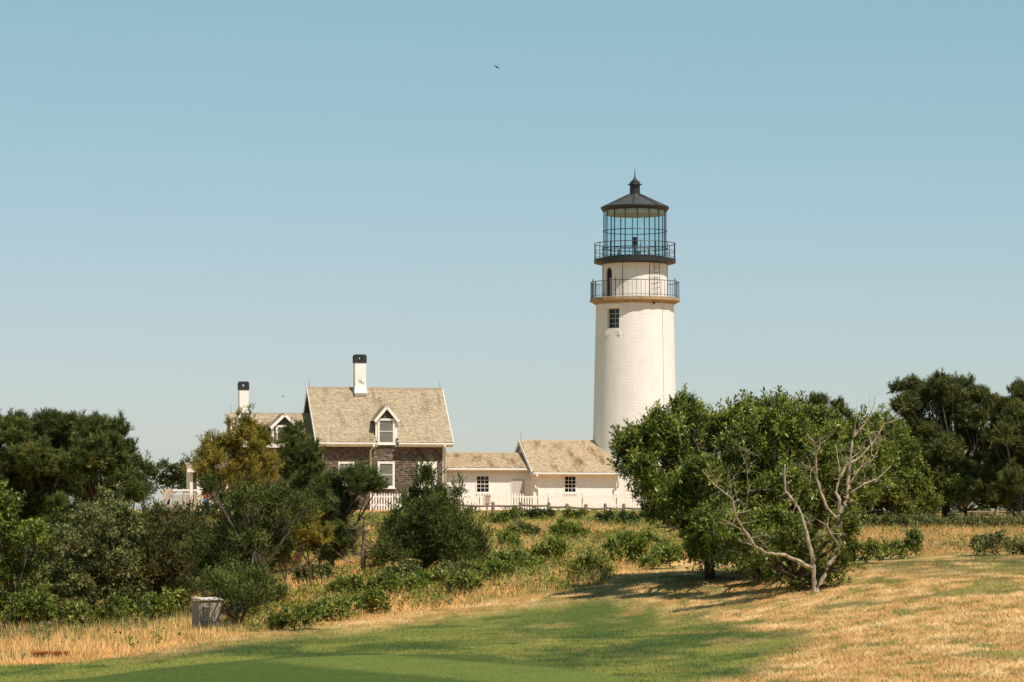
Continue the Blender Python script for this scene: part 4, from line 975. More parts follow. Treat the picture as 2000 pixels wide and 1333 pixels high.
# ---------------------------------------------------------------- plants
def unit(a): return a / np.maximum(np.linalg.norm(a, axis=-1, keepdims=True), 1e-9)
def leaves(base, d, up, L, W, fold=0.15):
    """diamond leaves: base (N,3), direction d, up hint; L, W arrays -> (4N,3)"""
    sd = unit(np.cross(d, up)); nm = np.cross(sd, d); L = L[:, None]; W = W[:, None]
    b = base; m1 = base + d * L * 0.45 + sd * W * 0.5 + nm * W * fold; tip = base + d * L; m2 = base + d * L * 0.45 - sd * W * 0.5 + nm * W * fold
    return np.stack([b, m1, tip, m2], 1).reshape(-1, 3)
def blob_points(blobs, dens, rg, inner=0.25, cull=0.55, clump=0.34, shoot=0.4):
    """points near the surfaces of many small clumps that sit on the surfaces of a union of balls; blobs (K,4)"""
    S = []
    for k, (x, y, z, r) in enumerate(blobs):
        sr = max(0.13, clump * r); m = int(np.clip(2.6 * (r / sr) ** 2, 7, 46)); v = unit(rg.normal(size=(m, 3))); v[:, 2] = np.where(v[:, 2] < -0.55, -v[:, 2], v[:, 2])
        rad = r * rg.uniform(0.62, 1.02, m); q = np.array([x, y, z]) + v * rad[:, None]
        for c, vv in zip(q, v): S.append((*c, sr * rg.uniform(0.65, 1.3), k, *vv))
        for _ in range(int(rg.integers(3, 7)) if shoot > 0 else 0):
            dv = unit(rg.normal(size=3) * 0.75 + np.array([0, 0, 0.7])); p0 = np.array([x, y, z]) + dv * r * 0.92; ln = shoot * rg.uniform(0.35, 1.0); dv = unit(dv + np.array([0, 0, 0.5]))
            for w in (0.0, 0.35, 0.65, 0.95): S.append((*(p0 + dv * ln * w + rg.normal(size=3) * 0.03), max(0.06, sr * (0.55 - 0.35 * w)), k, *dv))
    S = np.array(S); big = np.array([b[:4] for b in blobs]); keep = np.ones(len(S), bool)
    for k, (x, y, z, r) in enumerate(big): keep &= (np.linalg.norm(S[:, :3] - [x, y, z], axis=1) > r * cull) | (S[:, 4] == k)
    S = S[keep]; pts, out, bi = [], [], []
    for k, (x, y, z, r, b, ox, oy, oz) in enumerate(S):
        n = max(5, int(dens * 4 * math.pi * r * r * 0.8)); v = unit(rg.normal(size=(n, 3)) + np.array([ox, oy, oz]) * 0.45 + np.array([0, 0, 0.25]))
        rad = r * np.where(rg.random(n) < inner, rg.uniform(0.2, 0.8, n), 1.08 - 0.32 * rg.random(n))
        fl = np.array([1.08, 1.08, 0.82])
        pts.append(np.array([x, y, z]) + v * rad[:, None] * fl); out.append(v); bi.append(np.full(n, k))
    return np.concatenate(pts), np.concatenate(out), np.concatenate(bi)

SHRINK = 0.78
def make_blobs(lst, d, rg, depth=0.9, extra=True):
    """lst of (px, py, r px) at distance d -> balls with real depth; extra fills the crown behind and before"""
    B = []
    for e in lst:
        px, py, r = e[0], e[1], e[2] * SHRINK; dd = d + rg.uniform(-1, 1) * depth if len(e) < 4 else e[3]; q = P(px, py, dd); B.append((*q, r * dd / F))
        if extra and r > 24 and len(e) < 4:
            s = rg.choice([-1, 1]); rr = r * rg.uniform(0.7, 0.85); dd = d + s * (depth + rr * d / F * 0.8); q = P(px + rg.uniform(-.2, .2) * r, py + rg.uniform(0, .3) * r, dd); B.append((*q, rr * dd / F))
    return B

def limb_set(base, blobs, rg, r0, share=1.0):
    """one trunk that forks towards the blobs"""
    m = MB(); base = np.array(base); cs = np.array([b[:3] for b in blobs]); ctr = cs.mean(0)
    fork = base + (ctr - base) * 0.42; fork[:2] += rg.normal(size=2) * 0.1
    trunk = [base - np.array([0, 0, 0.3]), base + (fork - base) * 0.5 + np.r_[rg.normal(size=2) * 0.08, 0], fork]
    m.tube(trunk, [r0 * 1.25, r0, r0 * 0.8], 8)
    for c in cs:
        if rg.random() > share: continue
        mid = fork + (c - fork) * 0.5 + rg.normal(size=3) * 0.18 * np.linalg.norm(c - fork) * 0.4
        st = trunk[1] + (fork - trunk[1]) * rg.random() if c[2] < fork[2] else fork
        m.tube([st, mid, c], [r0 * 0.5, r0 * 0.32, r0 * 0.12], 5)
        for _ in range(3):
            e = c + np.clip(rg.normal(size=3), -1.3, 1.3) * 0.10 * np.linalg.norm(c - fork); m.tube([mid, (mid + e) / 2 + rg.normal(size=3) * .05, e], [r0 * 0.2, r0 * 0.12, r0 * 0.05], 4)
    return m

def plant(kind, name, label, cat, lst, d, base_px=None, mat='leaf_green', bark='bark_dark', dens=60, L=0.11, W=0.05, r0=0.10, depth=0.9, group=None, seed=1, stem=True, tvar=0.25, extra=True, per=6, share=1.0, inner=0.18, cull=0.5, clump=0.34, shoot=0.4):
    rg = np.random.default_rng(seed); dens *= 0.74; L *= 1.06; W *= 1.14
    if kind == 'pine': per = int(per * 0.72); W *= 1.2
    blobs = make_blobs(lst, d, rg, depth, extra)
    bx = base_px if base_px is not None else np.mean([q[0] for q in lst])
    base = gpt(bx, d)
    root = empty(name, base, 0, label, cat, group); o3 = base
    if stem:
        m = limb_set(base, blobs, rg, r0, share); m.v = [tuple(np.array(v) - o3) for v in m.v]; m.build('trunk', M[bark], root, smooth=True)
    p, o, b = blob_points(blobs, dens, rg, inner, cull, clump, shoot)
    keep = (p[:, 2] > gz(p[:, 0], p[:, 1]) + 0.03) & (rg.random(len(p)) < np.where(o[:, 1] > 0.25, 0.40, 1.0) * np.where(p[:, 1] > np.median(p[:, 1]) + 0.5, 0.6, 1.0));   # the far side is sparser
    p, o, b = p[keep], o[keep], b[keep]
    n = len(p); bt = rg.normal(0, 0.20, int(b.max()) + 1)[b]; t0 = np.clip(0.47 + bt + rg.normal(0, tvar * 0.6, n), 0.0, 1)
    up = np.array([0, 0, 1.0])
    if kind == 'leaf':
        k = per; ax = unit(o * 0.8 + up * 0.45 + rg.normal(size=(n, 3)) * 0.5)
        P0 = np.repeat(p, k, 0); AX = np.repeat(ax, k, 0); off = np.tile(np.linspace(0, 1, k), n)[:, None]
        P0 = P0 + AX * off * L * 1.3
        dr_ = unit(AX * 0.55 + unit(rg.normal(size=P0.shape)) * 0.95); uh = unit(up * 0.9 + np.repeat(o, k, 0) * 0.4 + rg.normal(size=P0.shape) * 0.45)
        V = leaves(P0, dr_, uh, L * rg.uniform(0.5, 1.4, len(P0)), W * rg.uniform(0.6, 1.25, len(P0)))
        tt = np.clip(np.repeat(t0, k) + rg.normal(0, tvar * 0.5, len(P0)), 0, 1)
        np_mesh('crown', V - o3, 4, M[mat], root, np.repeat(tt, 4))
    elif kind == 'pine':
        k = per; ax = unit(o * 0.55 + up * 0.75 + rg.normal(size=(n, 3)) * 0.35); SL = L * rg.uniform(1.0, 1.9, n)
        P0 = np.repeat(p, k, 0) + np.repeat(ax * SL[:, None], k, 0) * np.tile(np.linspace(0, 1, k), n)[:, None]
        rad = unit(np.cross(np.repeat(ax, k, 0), rg.normal(size=P0.shape)))
        dr_ = unit(np.repeat(ax, k, 0) * rg.uniform(0.5, 1.0, (len(P0), 1)) + rad * 0.8)
        sd = unit(np.cross(dr_, rg.normal(size=P0.shape))) * W * 0.5; LL = (L * rg.uniform(0.75, 1.15, len(P0)))[:, None]
        V = np.stack([P0 - sd, P0 + sd, P0 + dr_ * LL], 1).reshape(-1, 3)
        tt = np.clip(np.repeat(t0, k) + rg.normal(0, tvar * 0.3, len(P0)), 0, 1)
        np_mesh('crown', V - o3, 3, M[mat], root, np.repeat(tt, 3))
    elif kind == 'cedar':
        k = per; ax = unit(o * 0.75 + up * 0.65 + rg.normal(size=(n, 3)) * 0.4); SL = L * rg.uniform(1.2, 2.6, n)
        f = np.tile(np.linspace(0, 1, k), n)[:, None]
        P0 = np.repeat(p, k, 0) + np.repeat(ax * SL[:, None], k, 0) * f
        rad = unit(np.cross(np.repeat(ax, k, 0), rg.normal(size=P0.shape)))
        dr_ = unit(np.repeat(ax, k, 0) * 0.9 + rad * (0.75 - 0.45 * f)); uh = unit(rg.normal(size=P0.shape) + up * 0.6)
        V = leaves(P0, dr_, uh, L * (1.05 - 0.4 * f[:, 0]) * rg.uniform(0.7, 1.2, len(P0)), W * rg.uniform(0.7, 1.2, len(P0)), 0.05)
        tt = np.clip(np.repeat(t0, k) + rg.normal(0, tvar * 0.4, len(P0)), 0, 1)
        np_mesh('crown', V - o3, 4, M[mat], root, np.repeat(tt, 4))
    return root

# left mass of pines, shrubs and cedars
LP = 'pines of the dark grove'
plant('pine', 'pine_tree', 'dark pine with rounded crown at the edge of the dark grove, tallest there', 'tree', [(-20,856,44),(35,850,34),(90,846,32),(130,842,28),(60,900,58),(130,890,52),(15,950,55),(95,960,55),(-30,920,60),(30,1010,50),(100,1020,50)], 112, 90, 'pine_green', dens=95, L=0.17, W=0.019, per=26, depth=1.2, group=LP, seed=11, r0=0.14, shoot=0.42, clump=0.28)
plant('pine', 'pine_tree', 'dark pine beside the far deck with ragged sloping crown', 'tree', [(180,852,28),(215,866,22),(192,890,46),(238,897,24),(160,925,46),(235,945,40),(272,930,20),(262,965,32),(180,985,40),(228,850,8)], 108, 200, 'pine_green', dens=95, L=0.17, W=0.019, per=26, depth=1.2, group=LP, seed=12, r0=0.14, shoot=0.42, clump=0.28)
plant('leaf', 'leafy_shrub', 'dark green leafy shrub at the very edge of the picture under the pine', 'shrub', [(-5,1005,48),(5,1070,58),(30,1135,50),(45,1190,44),(0,1205,44),(75,1195,36),(60,1060,40)], 87, 10, 'leaf_green', dens=70, L=0.10, W=0.05, seed=13)
plant('leaf', 'olive_shrub', 'large silvery green shrub with small leaves before the dark pines', 'shrub', [(215,998,36),(180,1030,48),(240,1042,46),(122,1060,48),(74,1085,44),(160,1090,62),(232,1100,52),(130,1150,62),(200,1162,54),(85,1155,50),(228,1012,26),(250,1150,44)], 91, 170, 'leaf_silver', dens=105, L=0.085, W=0.038, seed=14, tvar=0.35)
plant('leaf', 'leafy_shrub', 'dark leafy undergrowth at the foot of the silvery shrub', 'shrub', [(60,1218,24),(100,1212,28),(150,1208,30),(210,1212,28),(255,1204,28),(300,1204,24),(20,1225,22)], 86, 170, 'leaf_green', dens=80, L=0.09, W=0.045, seed=15)
plant('cedar', 'cedar_tree', 'thin olive brown cedar between silvery shrub and grey shed', 'tree', [(325,1024,26),(352,1026,24),(382,1030,26),(300,1022,20),(290,1055,44),(345,1060,44),(318,1105,60),(278,1145,52),(352,1150,48),(375,1100,46),(300,1035,20),(270,1085,38),(330,1165,40)], 93, 315, 'cedar_olive', 'bark_brown', dens=75, L=0.10, W=0.030, per=7, seed=16, tvar=0.35, inner=0.4)
plant('leaf', 'leafy_thicket', 'dark thicket filling the depth of the grove behind silvery shrub', 'shrub', [(20,1100,46),(80,1120,50),(150,1120,50),(220,1110,50),(290,1100,50),(360,1090,50),(420,1090,46),(60,1180,40),(130,1185,40),(200,1185,40),(270,1175,42),(340,1170,42),(400,1150,42),(380,1060,30),(340,1055,28)], 98, 210, 'leaf_dark', dens=60, L=0.11, W=0.05, seed=26, depth=0.8, shoot=0.2)
plant('leaf', 'leafy_shrub', 'low green shrub in shade beside the grey shed', 'shrub', [(290,1195,20),(330,1195,18),(350,1185,14)], 87.5, 320, 'leaf_green', dens=90, L=0.09, W=0.045, seed=17)
plant('pine', 'pine_tree', 'yellowing young pine with upright shoots before the house wing', 'tree', [(480,858,10),(455,890,15),(500,886,14),(425,903,12),(407,918,9),(478,918,28),(528,908,15),(446,940,22),(520,940,26),(485,965,36),(450,868,7),(428,880,6),(510,866,7),(482,838,7),(404,890,5),(398,925,6),(412,948,7),(420,962,9),(398,940,5)], 108, 460, 'pine_yellow', 'bark_brown', dens=115, L=0.13, W=0.015, per=24, depth=0.6, seed=18, extra=False, r0=0.07, shoot=0.75, inner=0.15)
plant('cedar', 'cedar_tree', 'broad dark cedar in the middle of the grove overhanging the grey shed', 'tree', [(480,988,34),(446,998,26),(398,1018,22),(424,1006,18),(412,955,5),(520,990,40),(562,990,26),(455,1040,46),(530,1040,50),(585,1010,34),(412,1072,42),(480,1090,55),(548,1088,40),(430,1128,48),(500,1140,44),(415,1155,32),(445,1160,30),(520,1165,24),(460,1130,40),(448,1168,17,79.6),(440,1148,14,80),(458,1150,18,81.2),(478,1160,22,80.8),(440,1136,15,82.4),(495,1150,26,81.5),(470,1182,15,80.6),(505,1182,18,82),(462,1130,24,83)], 88, 470, 'cedar_green', dens=95, L=0.10, W=0.028, per=7, seed=19, depth=1.1, r0=0.14)
plant('pine', 'pine_tree', 'narrow dark pine rising before the small dormer', 'tree', [(572,876,11),(595,897,15),(568,905,17),(608,912,13),(580,938,26),(616,943,16),(574,970,28),(604,985,28),(571,860,5)], 106, 580, 'pine_green', dens=95, L=0.16, W=0.018, per=26, depth=0.6, seed=20, extra=False, r0=0.1, shoot=0.55)
plant('pine', 'pine_tree', 'dark bushy pine before the house door with hanging boughs', 'tree', [(640,962,24),(680,945,17),(715,943,17),(620,1000,36),(662,1000,36),(640,1048,40),(668,1068,26),(610,1060,30),(732,962,14),(700,965,18),(650,1090,20)], 103, 645, 'pine_green', dens=95, L=0.16, W=0.018, per=26, depth=0.8, seed=21, r0=0.12)
plant('pine', 'young_pine', 'small yellow green pine low among the dark trees', 'tree', [(600,1040,24),(575,1055,20),(628,1058,16),(560,1030,14)], 97, 598, 'pine_yellow', 'bark_brown', dens=120, L=0.12, W=0.014, per=22, depth=0.4, seed=22, extra=False, r0=0.05)
plant('cedar', 'withered_bush', 'rust brown withered bush at the foot of the dark trees', 'shrub', [(556,1092,15),(545,1075,10),(570,1105,9),(535,1100,8)], 95, 556, 'russet', 'bark_brown', dens=110, L=0.08, W=0.025, per=6, depth=0.2, seed=23, extra=False, r0=0.03)
plant('cedar', 'juniper_tree', 'full dark green juniper of pyramid shape before the house corner', 'tree', [(833,932,9),(831,952,17),(822,978,26),(848,985,28),(800,1005,32),(872,1005,32),(836,1020,46),(775,1045,34),(812,1055,46),(880,1048,42),(920,1060,32),(765,1082,32),(820,1085,44),(885,1085,38),(935,1086,22),(745,1098,20),(860,1095,34),(890,975,14),(905,1010,18)], 99.5, 838, 'cedar_green', dens=105, L=0.10, W=0.028, per=7, seed=24, depth=1.0, r0=0.12, shoot=0.6, clump=0.3)
plant('leaf', 'leafy_shrub', 'green leafy shrub on the slope just beside the dark cedar', 'shrub', [(505,1165,22),(530,1160,18),(480,1185,16),(545,1178,12)], 90, 510, 'leaf_green', dens=90, L=0.09, W=0.045, seed=25)

# big broadleaf trees and dead tree
BT = 'broadleaf trees of the big clump'
plant('leaf', 'broadleaf_tree', 'wide green broadleaf tree whose boughs reach towards the white tower', 'tree',
      [(1240,868,32),(1228,915,20),(1290,845,42),(1340,820,32),(1290,900,48),(1385,855,56),(1350,900,52),(1430,840,48),(1450,900,62),(1275,955,36),(1320,960,56),(1400,960,62),(1290,1000,36),(1345,1010,50),(1420,1030,52),(1380,1065,48),(1440,1085,44),(1460,815,28),(1475,970,52),(1400,1100,26),(1330,1000,44,81.5),(1400,1020,48,80.5),(1450,1060,44,79.5),(1290,965,40,82.5),(1250,930,30,82),(1360,940,46,81),(1265,870,36),(1300,870,44),(1330,840,36),(1215,878,20),(1370,1080,36,81),(1330,800,14)],
      85.5, 1388, 'leaf_green', dens=125, L=0.115, W=0.044, depth=2.2, group=BT, seed=31, r0=0.13, per=6, tvar=0.38, shoot=0.42, clump=0.26)
plant('leaf', 'broadleaf_tree', 'tall green broadleaf tree behind the bleached dead trunks', 'tree',
      [(1490,822,36),(1530,802,24),(1560,812,26),(1590,830,34),(1510,860,52),(1560,880,58),(1620,860,46),(1655,880,42),(1690,850,30),(1715,885,32),(1640,930,56),(1700,935,42),(1580,950,58),(1520,950,56),(1540,1010,52),(1600,1010,48),(1500,1050,48),(1560,1075,44),(1650,990,42),(1520,1100,36),(1590,1105,28),(1480,1100,30),(1500,1040,46,79.8),(1560,1060,38,80),(1540,960,46,81.5),(1470,840,40),(1610,920,44,82),(1680,905,40),(1535,830,42),(1480,1130,22,80),(1600,1130,22,80),(1670,950,36,81)],
      86, 1545, 'leaf_green', dens=125, L=0.115, W=0.044, depth=2.2, group=BT, seed=32, r0=0.12, per=6, tvar=0.38, shoot=0.42, clump=0.26)
plant('leaf', 'leafy_shrub', 'leafy suckers around the foot of the bleached dead trunk', 'shrub', [(1545,1145,18),(1515,1125,20),(1620,1128,18),(1642,1108,18),(1590,1140,12),(1560,1160,10),(1430,1080,20,77.6),(1470,1100,24,77.6),(1510,1078,22,77.9),(1400,1040,16,77),(1640,1062,16,78.6),(1450,1020,14,77.2),(1545,1040,16,77.8),(1660,1030,12,78.6)], 79.5, 1560, 'leaf_green', dens=95, L=0.09, W=0.04, seed=33, depth=0.4)

def dead_tree():
    d0 = 78.3; S = 1837 / 620
    z2p = lambda q: (1160 + q[0] / S, 740 + q[1] / S)
    rg = np.random.default_rng(5)
    base = gpt(1590, d0); root = empty('dead_tree', base, 0, 'bleached dead tree with bare pale forking trunks', 'tree')
    br = [  # (zoomed pixel path, start radius, end radius, depth drift)
        ('trunk', [(1278,1262),(1275,1235),(1272,1120),(1268,1050),(1240,950),(1215,830),(1190,760),(1140,690),(1105,650),(1103,560),(1105,495)], .135, .022, 0.0),
        ('branch', [(1262,1098),(1180,1050),(1100,1020),(1000,1010),(930,970),(870,880),(820,800),(800,700),(770,670),(690,610),(625,530)], .095, .012, -3.2),
        ('branch', [(870,882),(800,845),(740,812)], .035, .010, -2.4), ('branch', [(770,672),(778,620),(775,565)], .028, .010, -2.7),
        ('branch', [(872,878),(882,760),(892,640),(885,520),(840,390)], .03, .010, -2.0), ('branch', [(885,520),(890,440),(930,430)], .02, .006, -2.0),
        ('branch', [(1010,985),(975,950),(950,920)], .03, .012, -1.6),
        ('trunk', [(1285,1262),(1295,1215),(1350,1100),(1410,1000),(1422,900),(1415,820),(1440,740),(1465,690),(1475,560),(1480,480),(1490,400),(1500,340),(1560,270),(1600,200),(1628,135)], .125, .010, 0.5),
        ('branch', [(1415,822),(1420,700),(1400,660),(1420,580),(1470,492),(1530,465),(1590,400),(1630,350),(1680,262),(1790,225)], .085, .010, 0.2),
        ('branch', [(1402,805),(1350,750),(1310,650),(1285,560),(1285,450),(1310,380),(1338,360)], .08, .018, -0.4),
        ('branch', [(1285,452),(1278,375),(1240,335)], .04, .012, -0.4), ('branch', [(1286,540),(1260,515),(1230,500)], .02, .008, -0.5),
        ('branch', [(1483,662),(1560,610),(1640,580),(1720,505)], .05, .010, 0.6),
        ('branch', [(1478,612),(1530,530),(1560,492),(1602,482),(1640,425)], .05, .014, 0.1),
        ('branch', [(1425,545),(1410,460),(1400,380)], .025, .008, 0.5), ('branch', [(1478,470),(1520,440),(1560,405)], .022, .007, 0.2),
        ('branch', [(1418,965),(1370,900),(1350,850),(1290,815)], .06, .010, -0.5), ('branch', [(1370,902),(1315,895)], .025, .01, -0.5),
        ('branch', [(1605,385),(1600,340)], .025, .014, 0.3), ('branch', [(1165,735),(1160,700)], .03, .02, -0.2), ('branch', [(1500,345),(1520,230),(1522,140)], .016, .005, 0.3),
        ('branch', [(905,670),(950,630),(990,600)], .016, .005, -0.6), ('branch', [(1225,845),(1270,820)], .02, .008, -0.2), ('branch', [(1130,880),(1105,820)], .03, .014, -0.3)]
    twg = MB()
    for nm, path, r0, r1, dr_ in br:
        n = len(path); pts = []
        for k, q in enumerate(path):
            px, py = z2p(q); w = k / (n - 1); dd = d0 + dr_ * (w if nm == 'trunk' else 0.35 + 0.65 * w) * 1.2
            pts.append(Vector(P(px, py, dd) - base))
        # resample with small kinks
        fine, fr = [], []
        for k in range(n - 1):
            for s in range(4):
                w = s / 4; p = pts[k].lerp(pts[k+1], w); t = (k + w) / (n - 1); r = 0.48 * (r0 * (1 - t) ** 0.65 + r1 * t)
                fine.append(p + Vector(rg.normal(size=3)) * r * 0.16); fr.append(r * rg.uniform(0.82, 1.2))
        fine.append(pts[-1]); fr.append(r1 * 0.7)
        MB().tube(fine, fr, 8 if r0 > .05 else 6).build(nm, M['bark_pale'], root, smooth=True)
        for _ in range(int(n * 2.2)):     # fine twigs along the outer two thirds
            k = int(rg.integers(len(fine) // 3, len(fine))); q = Vector(fine[k]); dv = Vector(rg.normal(size=3) * np.array([1, .8, .8]) + np.array([0, 0, 0.7])).normalized(); ln = rg.uniform(0.15, 0.55); tp = [q]; rr = min(fr[k] * 0.5, 0.009)
            for w in range(3): dv = (dv + Vector(rg.normal(size=3)) * 0.3).normalized(); q = q + dv * ln / 3; tp.append(q)
            twg.tube(tp, [rr, rr * .8, rr * .6, rr * .3], 4, False)
            q2 = tp[2]; dv2 = (dv + Vector(rg.normal(size=3)) * 0.8).normalized(); twg.tube([q2, q2 + dv2 * ln * 0.4], [rr * .5, rr * .2], 4, False)
    tg = twg.build('twigs', M['bark_pale'], root); tg['kind'] = 'stuff'
dead_tree()

def twig_tree():
    rg = np.random.default_rng(3); d = 99.0; base = gpt(711, d); root = empty('bare_tree', base, 0, 'small bare twiggy tree between dark pine and juniper', 'tree')
    s = d / F; h = 128 * s; m = MB(); tr = [Vector((0, 0, -.2)), Vector((-.03, 0, h * .35)), Vector((.0, .05, h * .7)), Vector((-.1, 0, h * .92))]
    m.tube(tr, [.09, .075, .05, .012], 7); m.build('trunk', M['bark_brown'], root, smooth=True)
    tw_ = MB()
    def grow(p, dr_, ln, r, lv):
        q = p; pts = [p]; dv = dr_.copy()
        for k in range(4):
            dv = (dv + Vector(rg.normal(size=3)) * 0.28).normalized(); q = q + dv * ln / 4; pts.append(q)
        tw_.tube(pts, [r, r*.85, r*.7, r*.55, r*.35], 4, False)
        if lv:
            for k in range(4):
                j = int(rg.integers(1, 5)); grow(pts[j], (dv + Vector(rg.normal(size=3)) * 0.75).normalized(), ln * rg.uniform(.4, .65), r * .55, lv - 1)
    for k in range(22):
        t = rg.uniform(.12, 1.0); z = h * .9 * t; a = rg.uniform(0, 6.28); grow(Vector((0, 0, z)), Vector((math.cos(a), math.sin(a), rg.uniform(-.1, .5))).normalized(), h * rg.uniform(.25, .45) * (1.1 - .4 * t), .018, 2)
    tw_.build('twigs', M['bark_brown'], root)
twig_tree()

# right hand pines and shrubs
RP = 'pines behind the post and rail fence'
plant('pine', 'pine_tree', 'spreading pine with layered boughs behind pale fence posts, sky showing through', 'tree', [(1752,770,11),(1785,764,17),(1835,762,22),(1880,768,24),(1912,792,22),(1815,795,30),(1868,808,34),(1925,822,26),(1785,828,26),(1760,862,26),(1830,860,32),(1898,868,36),(1800,902,30),(1868,915,28),(1940,870,26),(1775,935,24),(1925,910,26),(1740,900,18),(1850,890,34),(1820,930,34),(1890,930,32),(1780,970,30),(1940,940,32),(1960,900,28),(1900,830,30),(1850,782,26),(1800,776,18),(1905,780,18),(1770,800,24),(1800,860,34),(1760,900,30),(1850,940,34),(1900,950,30),(1820,970,26),(1870,975,26),(1930,985,26),(1780,990,22)], 155, 1848, 'pine_olive', dens=48, L=0.21, W=0.026, per=26, depth=1.6, group=RP, seed=41, r0=0.2, inner=0.12, extra=True, clump=0.30, shoot=0.28)
plant('pine', 'pine_tree', 'dark pine cut by the edge of the picture above fence rail', 'tree', [(1992,778,24),(1970,808,26),(1960,850,34),(1998,860,44),(1965,910,40),(2000,930,44),(1935,945,30),(1955,975,24),(1990,980,30),(2030,800,40),(2030,900,50),(1985,830,34),(1975,940,36),(1945,800,20),(1920,970,28)], 150, 1985, 'pine_olive', dens=62, L=0.17, W=0.022, per=26, depth=1.6, group=RP, seed=42, r0=0.2)
plant('pine', 'pine_tree', 'distant pine whose top shows above the big broadleaf clump', 'tree', [(1600,798,22),(1640,812,18),(1620,838,28),(1660,850,24),(1580,825,24),(1640,880,34),(1600,880,34)], 150, 1620, 'pine_green', dens=60, L=0.17, W=0.022, per=22, depth=1.2, group=RP, seed=43, r0=0.18)
plant('leaf', 'broadleaf_tree', 'low green broadleaf thicket between the dead tree and spreading pine', 'tree', [(1715,925,36),(1765,935,32),(1740,965,34),(1798,962,28),(1690,960,38),(1825,985,16),(1660,975,30),(1700,990,24),(1760,990,24),(1680,915,36),(1740,900,34),(1790,935,30),(1720,960,34),(1810,985,22),(1700,870,38),(1745,850,34),(1670,860,34),(1720,830,24),(1770,885,30),(1650,1000,24),(1690,1004,22),(1730,1004,22),(1770,1004,22),(1810,1004,18)], 150, 1740, 'leaf_green', dens=70, L=0.13, W=0.055, depth=1.4, seed=44, group=BT, r0=0.08)
plant('leaf', 'leafy_shrub', 'bright green rounded shrub under the spreading pine', 'shrub', [(1868,958,20),(1900,952,21),(1922,966,15),(1848,972,15),(1885,980,18)], 152, 1885, 'leaf_bright', dens=80, L=0.11, W=0.05, seed=45, depth=0.8)
plant('leaf', 'leafy_shrub', 'dark undergrowth below the pine trunk behind pale fence posts', 'shrub', [(1830,988,26),(1800,990,24),(1940,988,28),(1970,990,28),(2000,990,28),(1900,988,26),(1860,988,26),(1760,985,26),(1820,965,22),(1950,965,24),(1985,965,24),(1720,985,20)], 165, 1900, 'leaf_dark', dens=50, L=0.12, W=0.05, seed=46)
names = ['first silvery shrub of the band before the pale fence, next to the dead tree', 'second silvery shrub of the band before the pale fence posts', 'third silvery shrub of the band before the pale fence posts',
         'fourth silvery shrub of the band before the pale fence posts', 'fifth silvery shrub of the band before the pale fence posts', 'sixth silvery shrub of the band, at the picture edge']
for k, px in enumerate((1678, 1738, 1800, 1862, 1925, 1990)):
    plant('leaf', 'bayberry_shrub', names[k], 'shrub', [(px-24,1027,12),(px,1023,13),(px+24,1026,13),(px+6,1032,16),(px-14,1034,13),(px+30,1040 if k > 3 else 1030,14),(px+18,1044,14),(px-8,1046 if k > 1 else 1036,14),(px-26,1042 if k > 1 else 1032,13)], 146, px, 'leaf_silver', dens=70, L=0.12, W=0.045, seed=50+k, depth=0.8, group='silvery shrubs before the pale fence', stem=True, r0=0.03, tvar=0.34, shoot=0.1)
SG = 'shrubs scattered over the meadow slope'
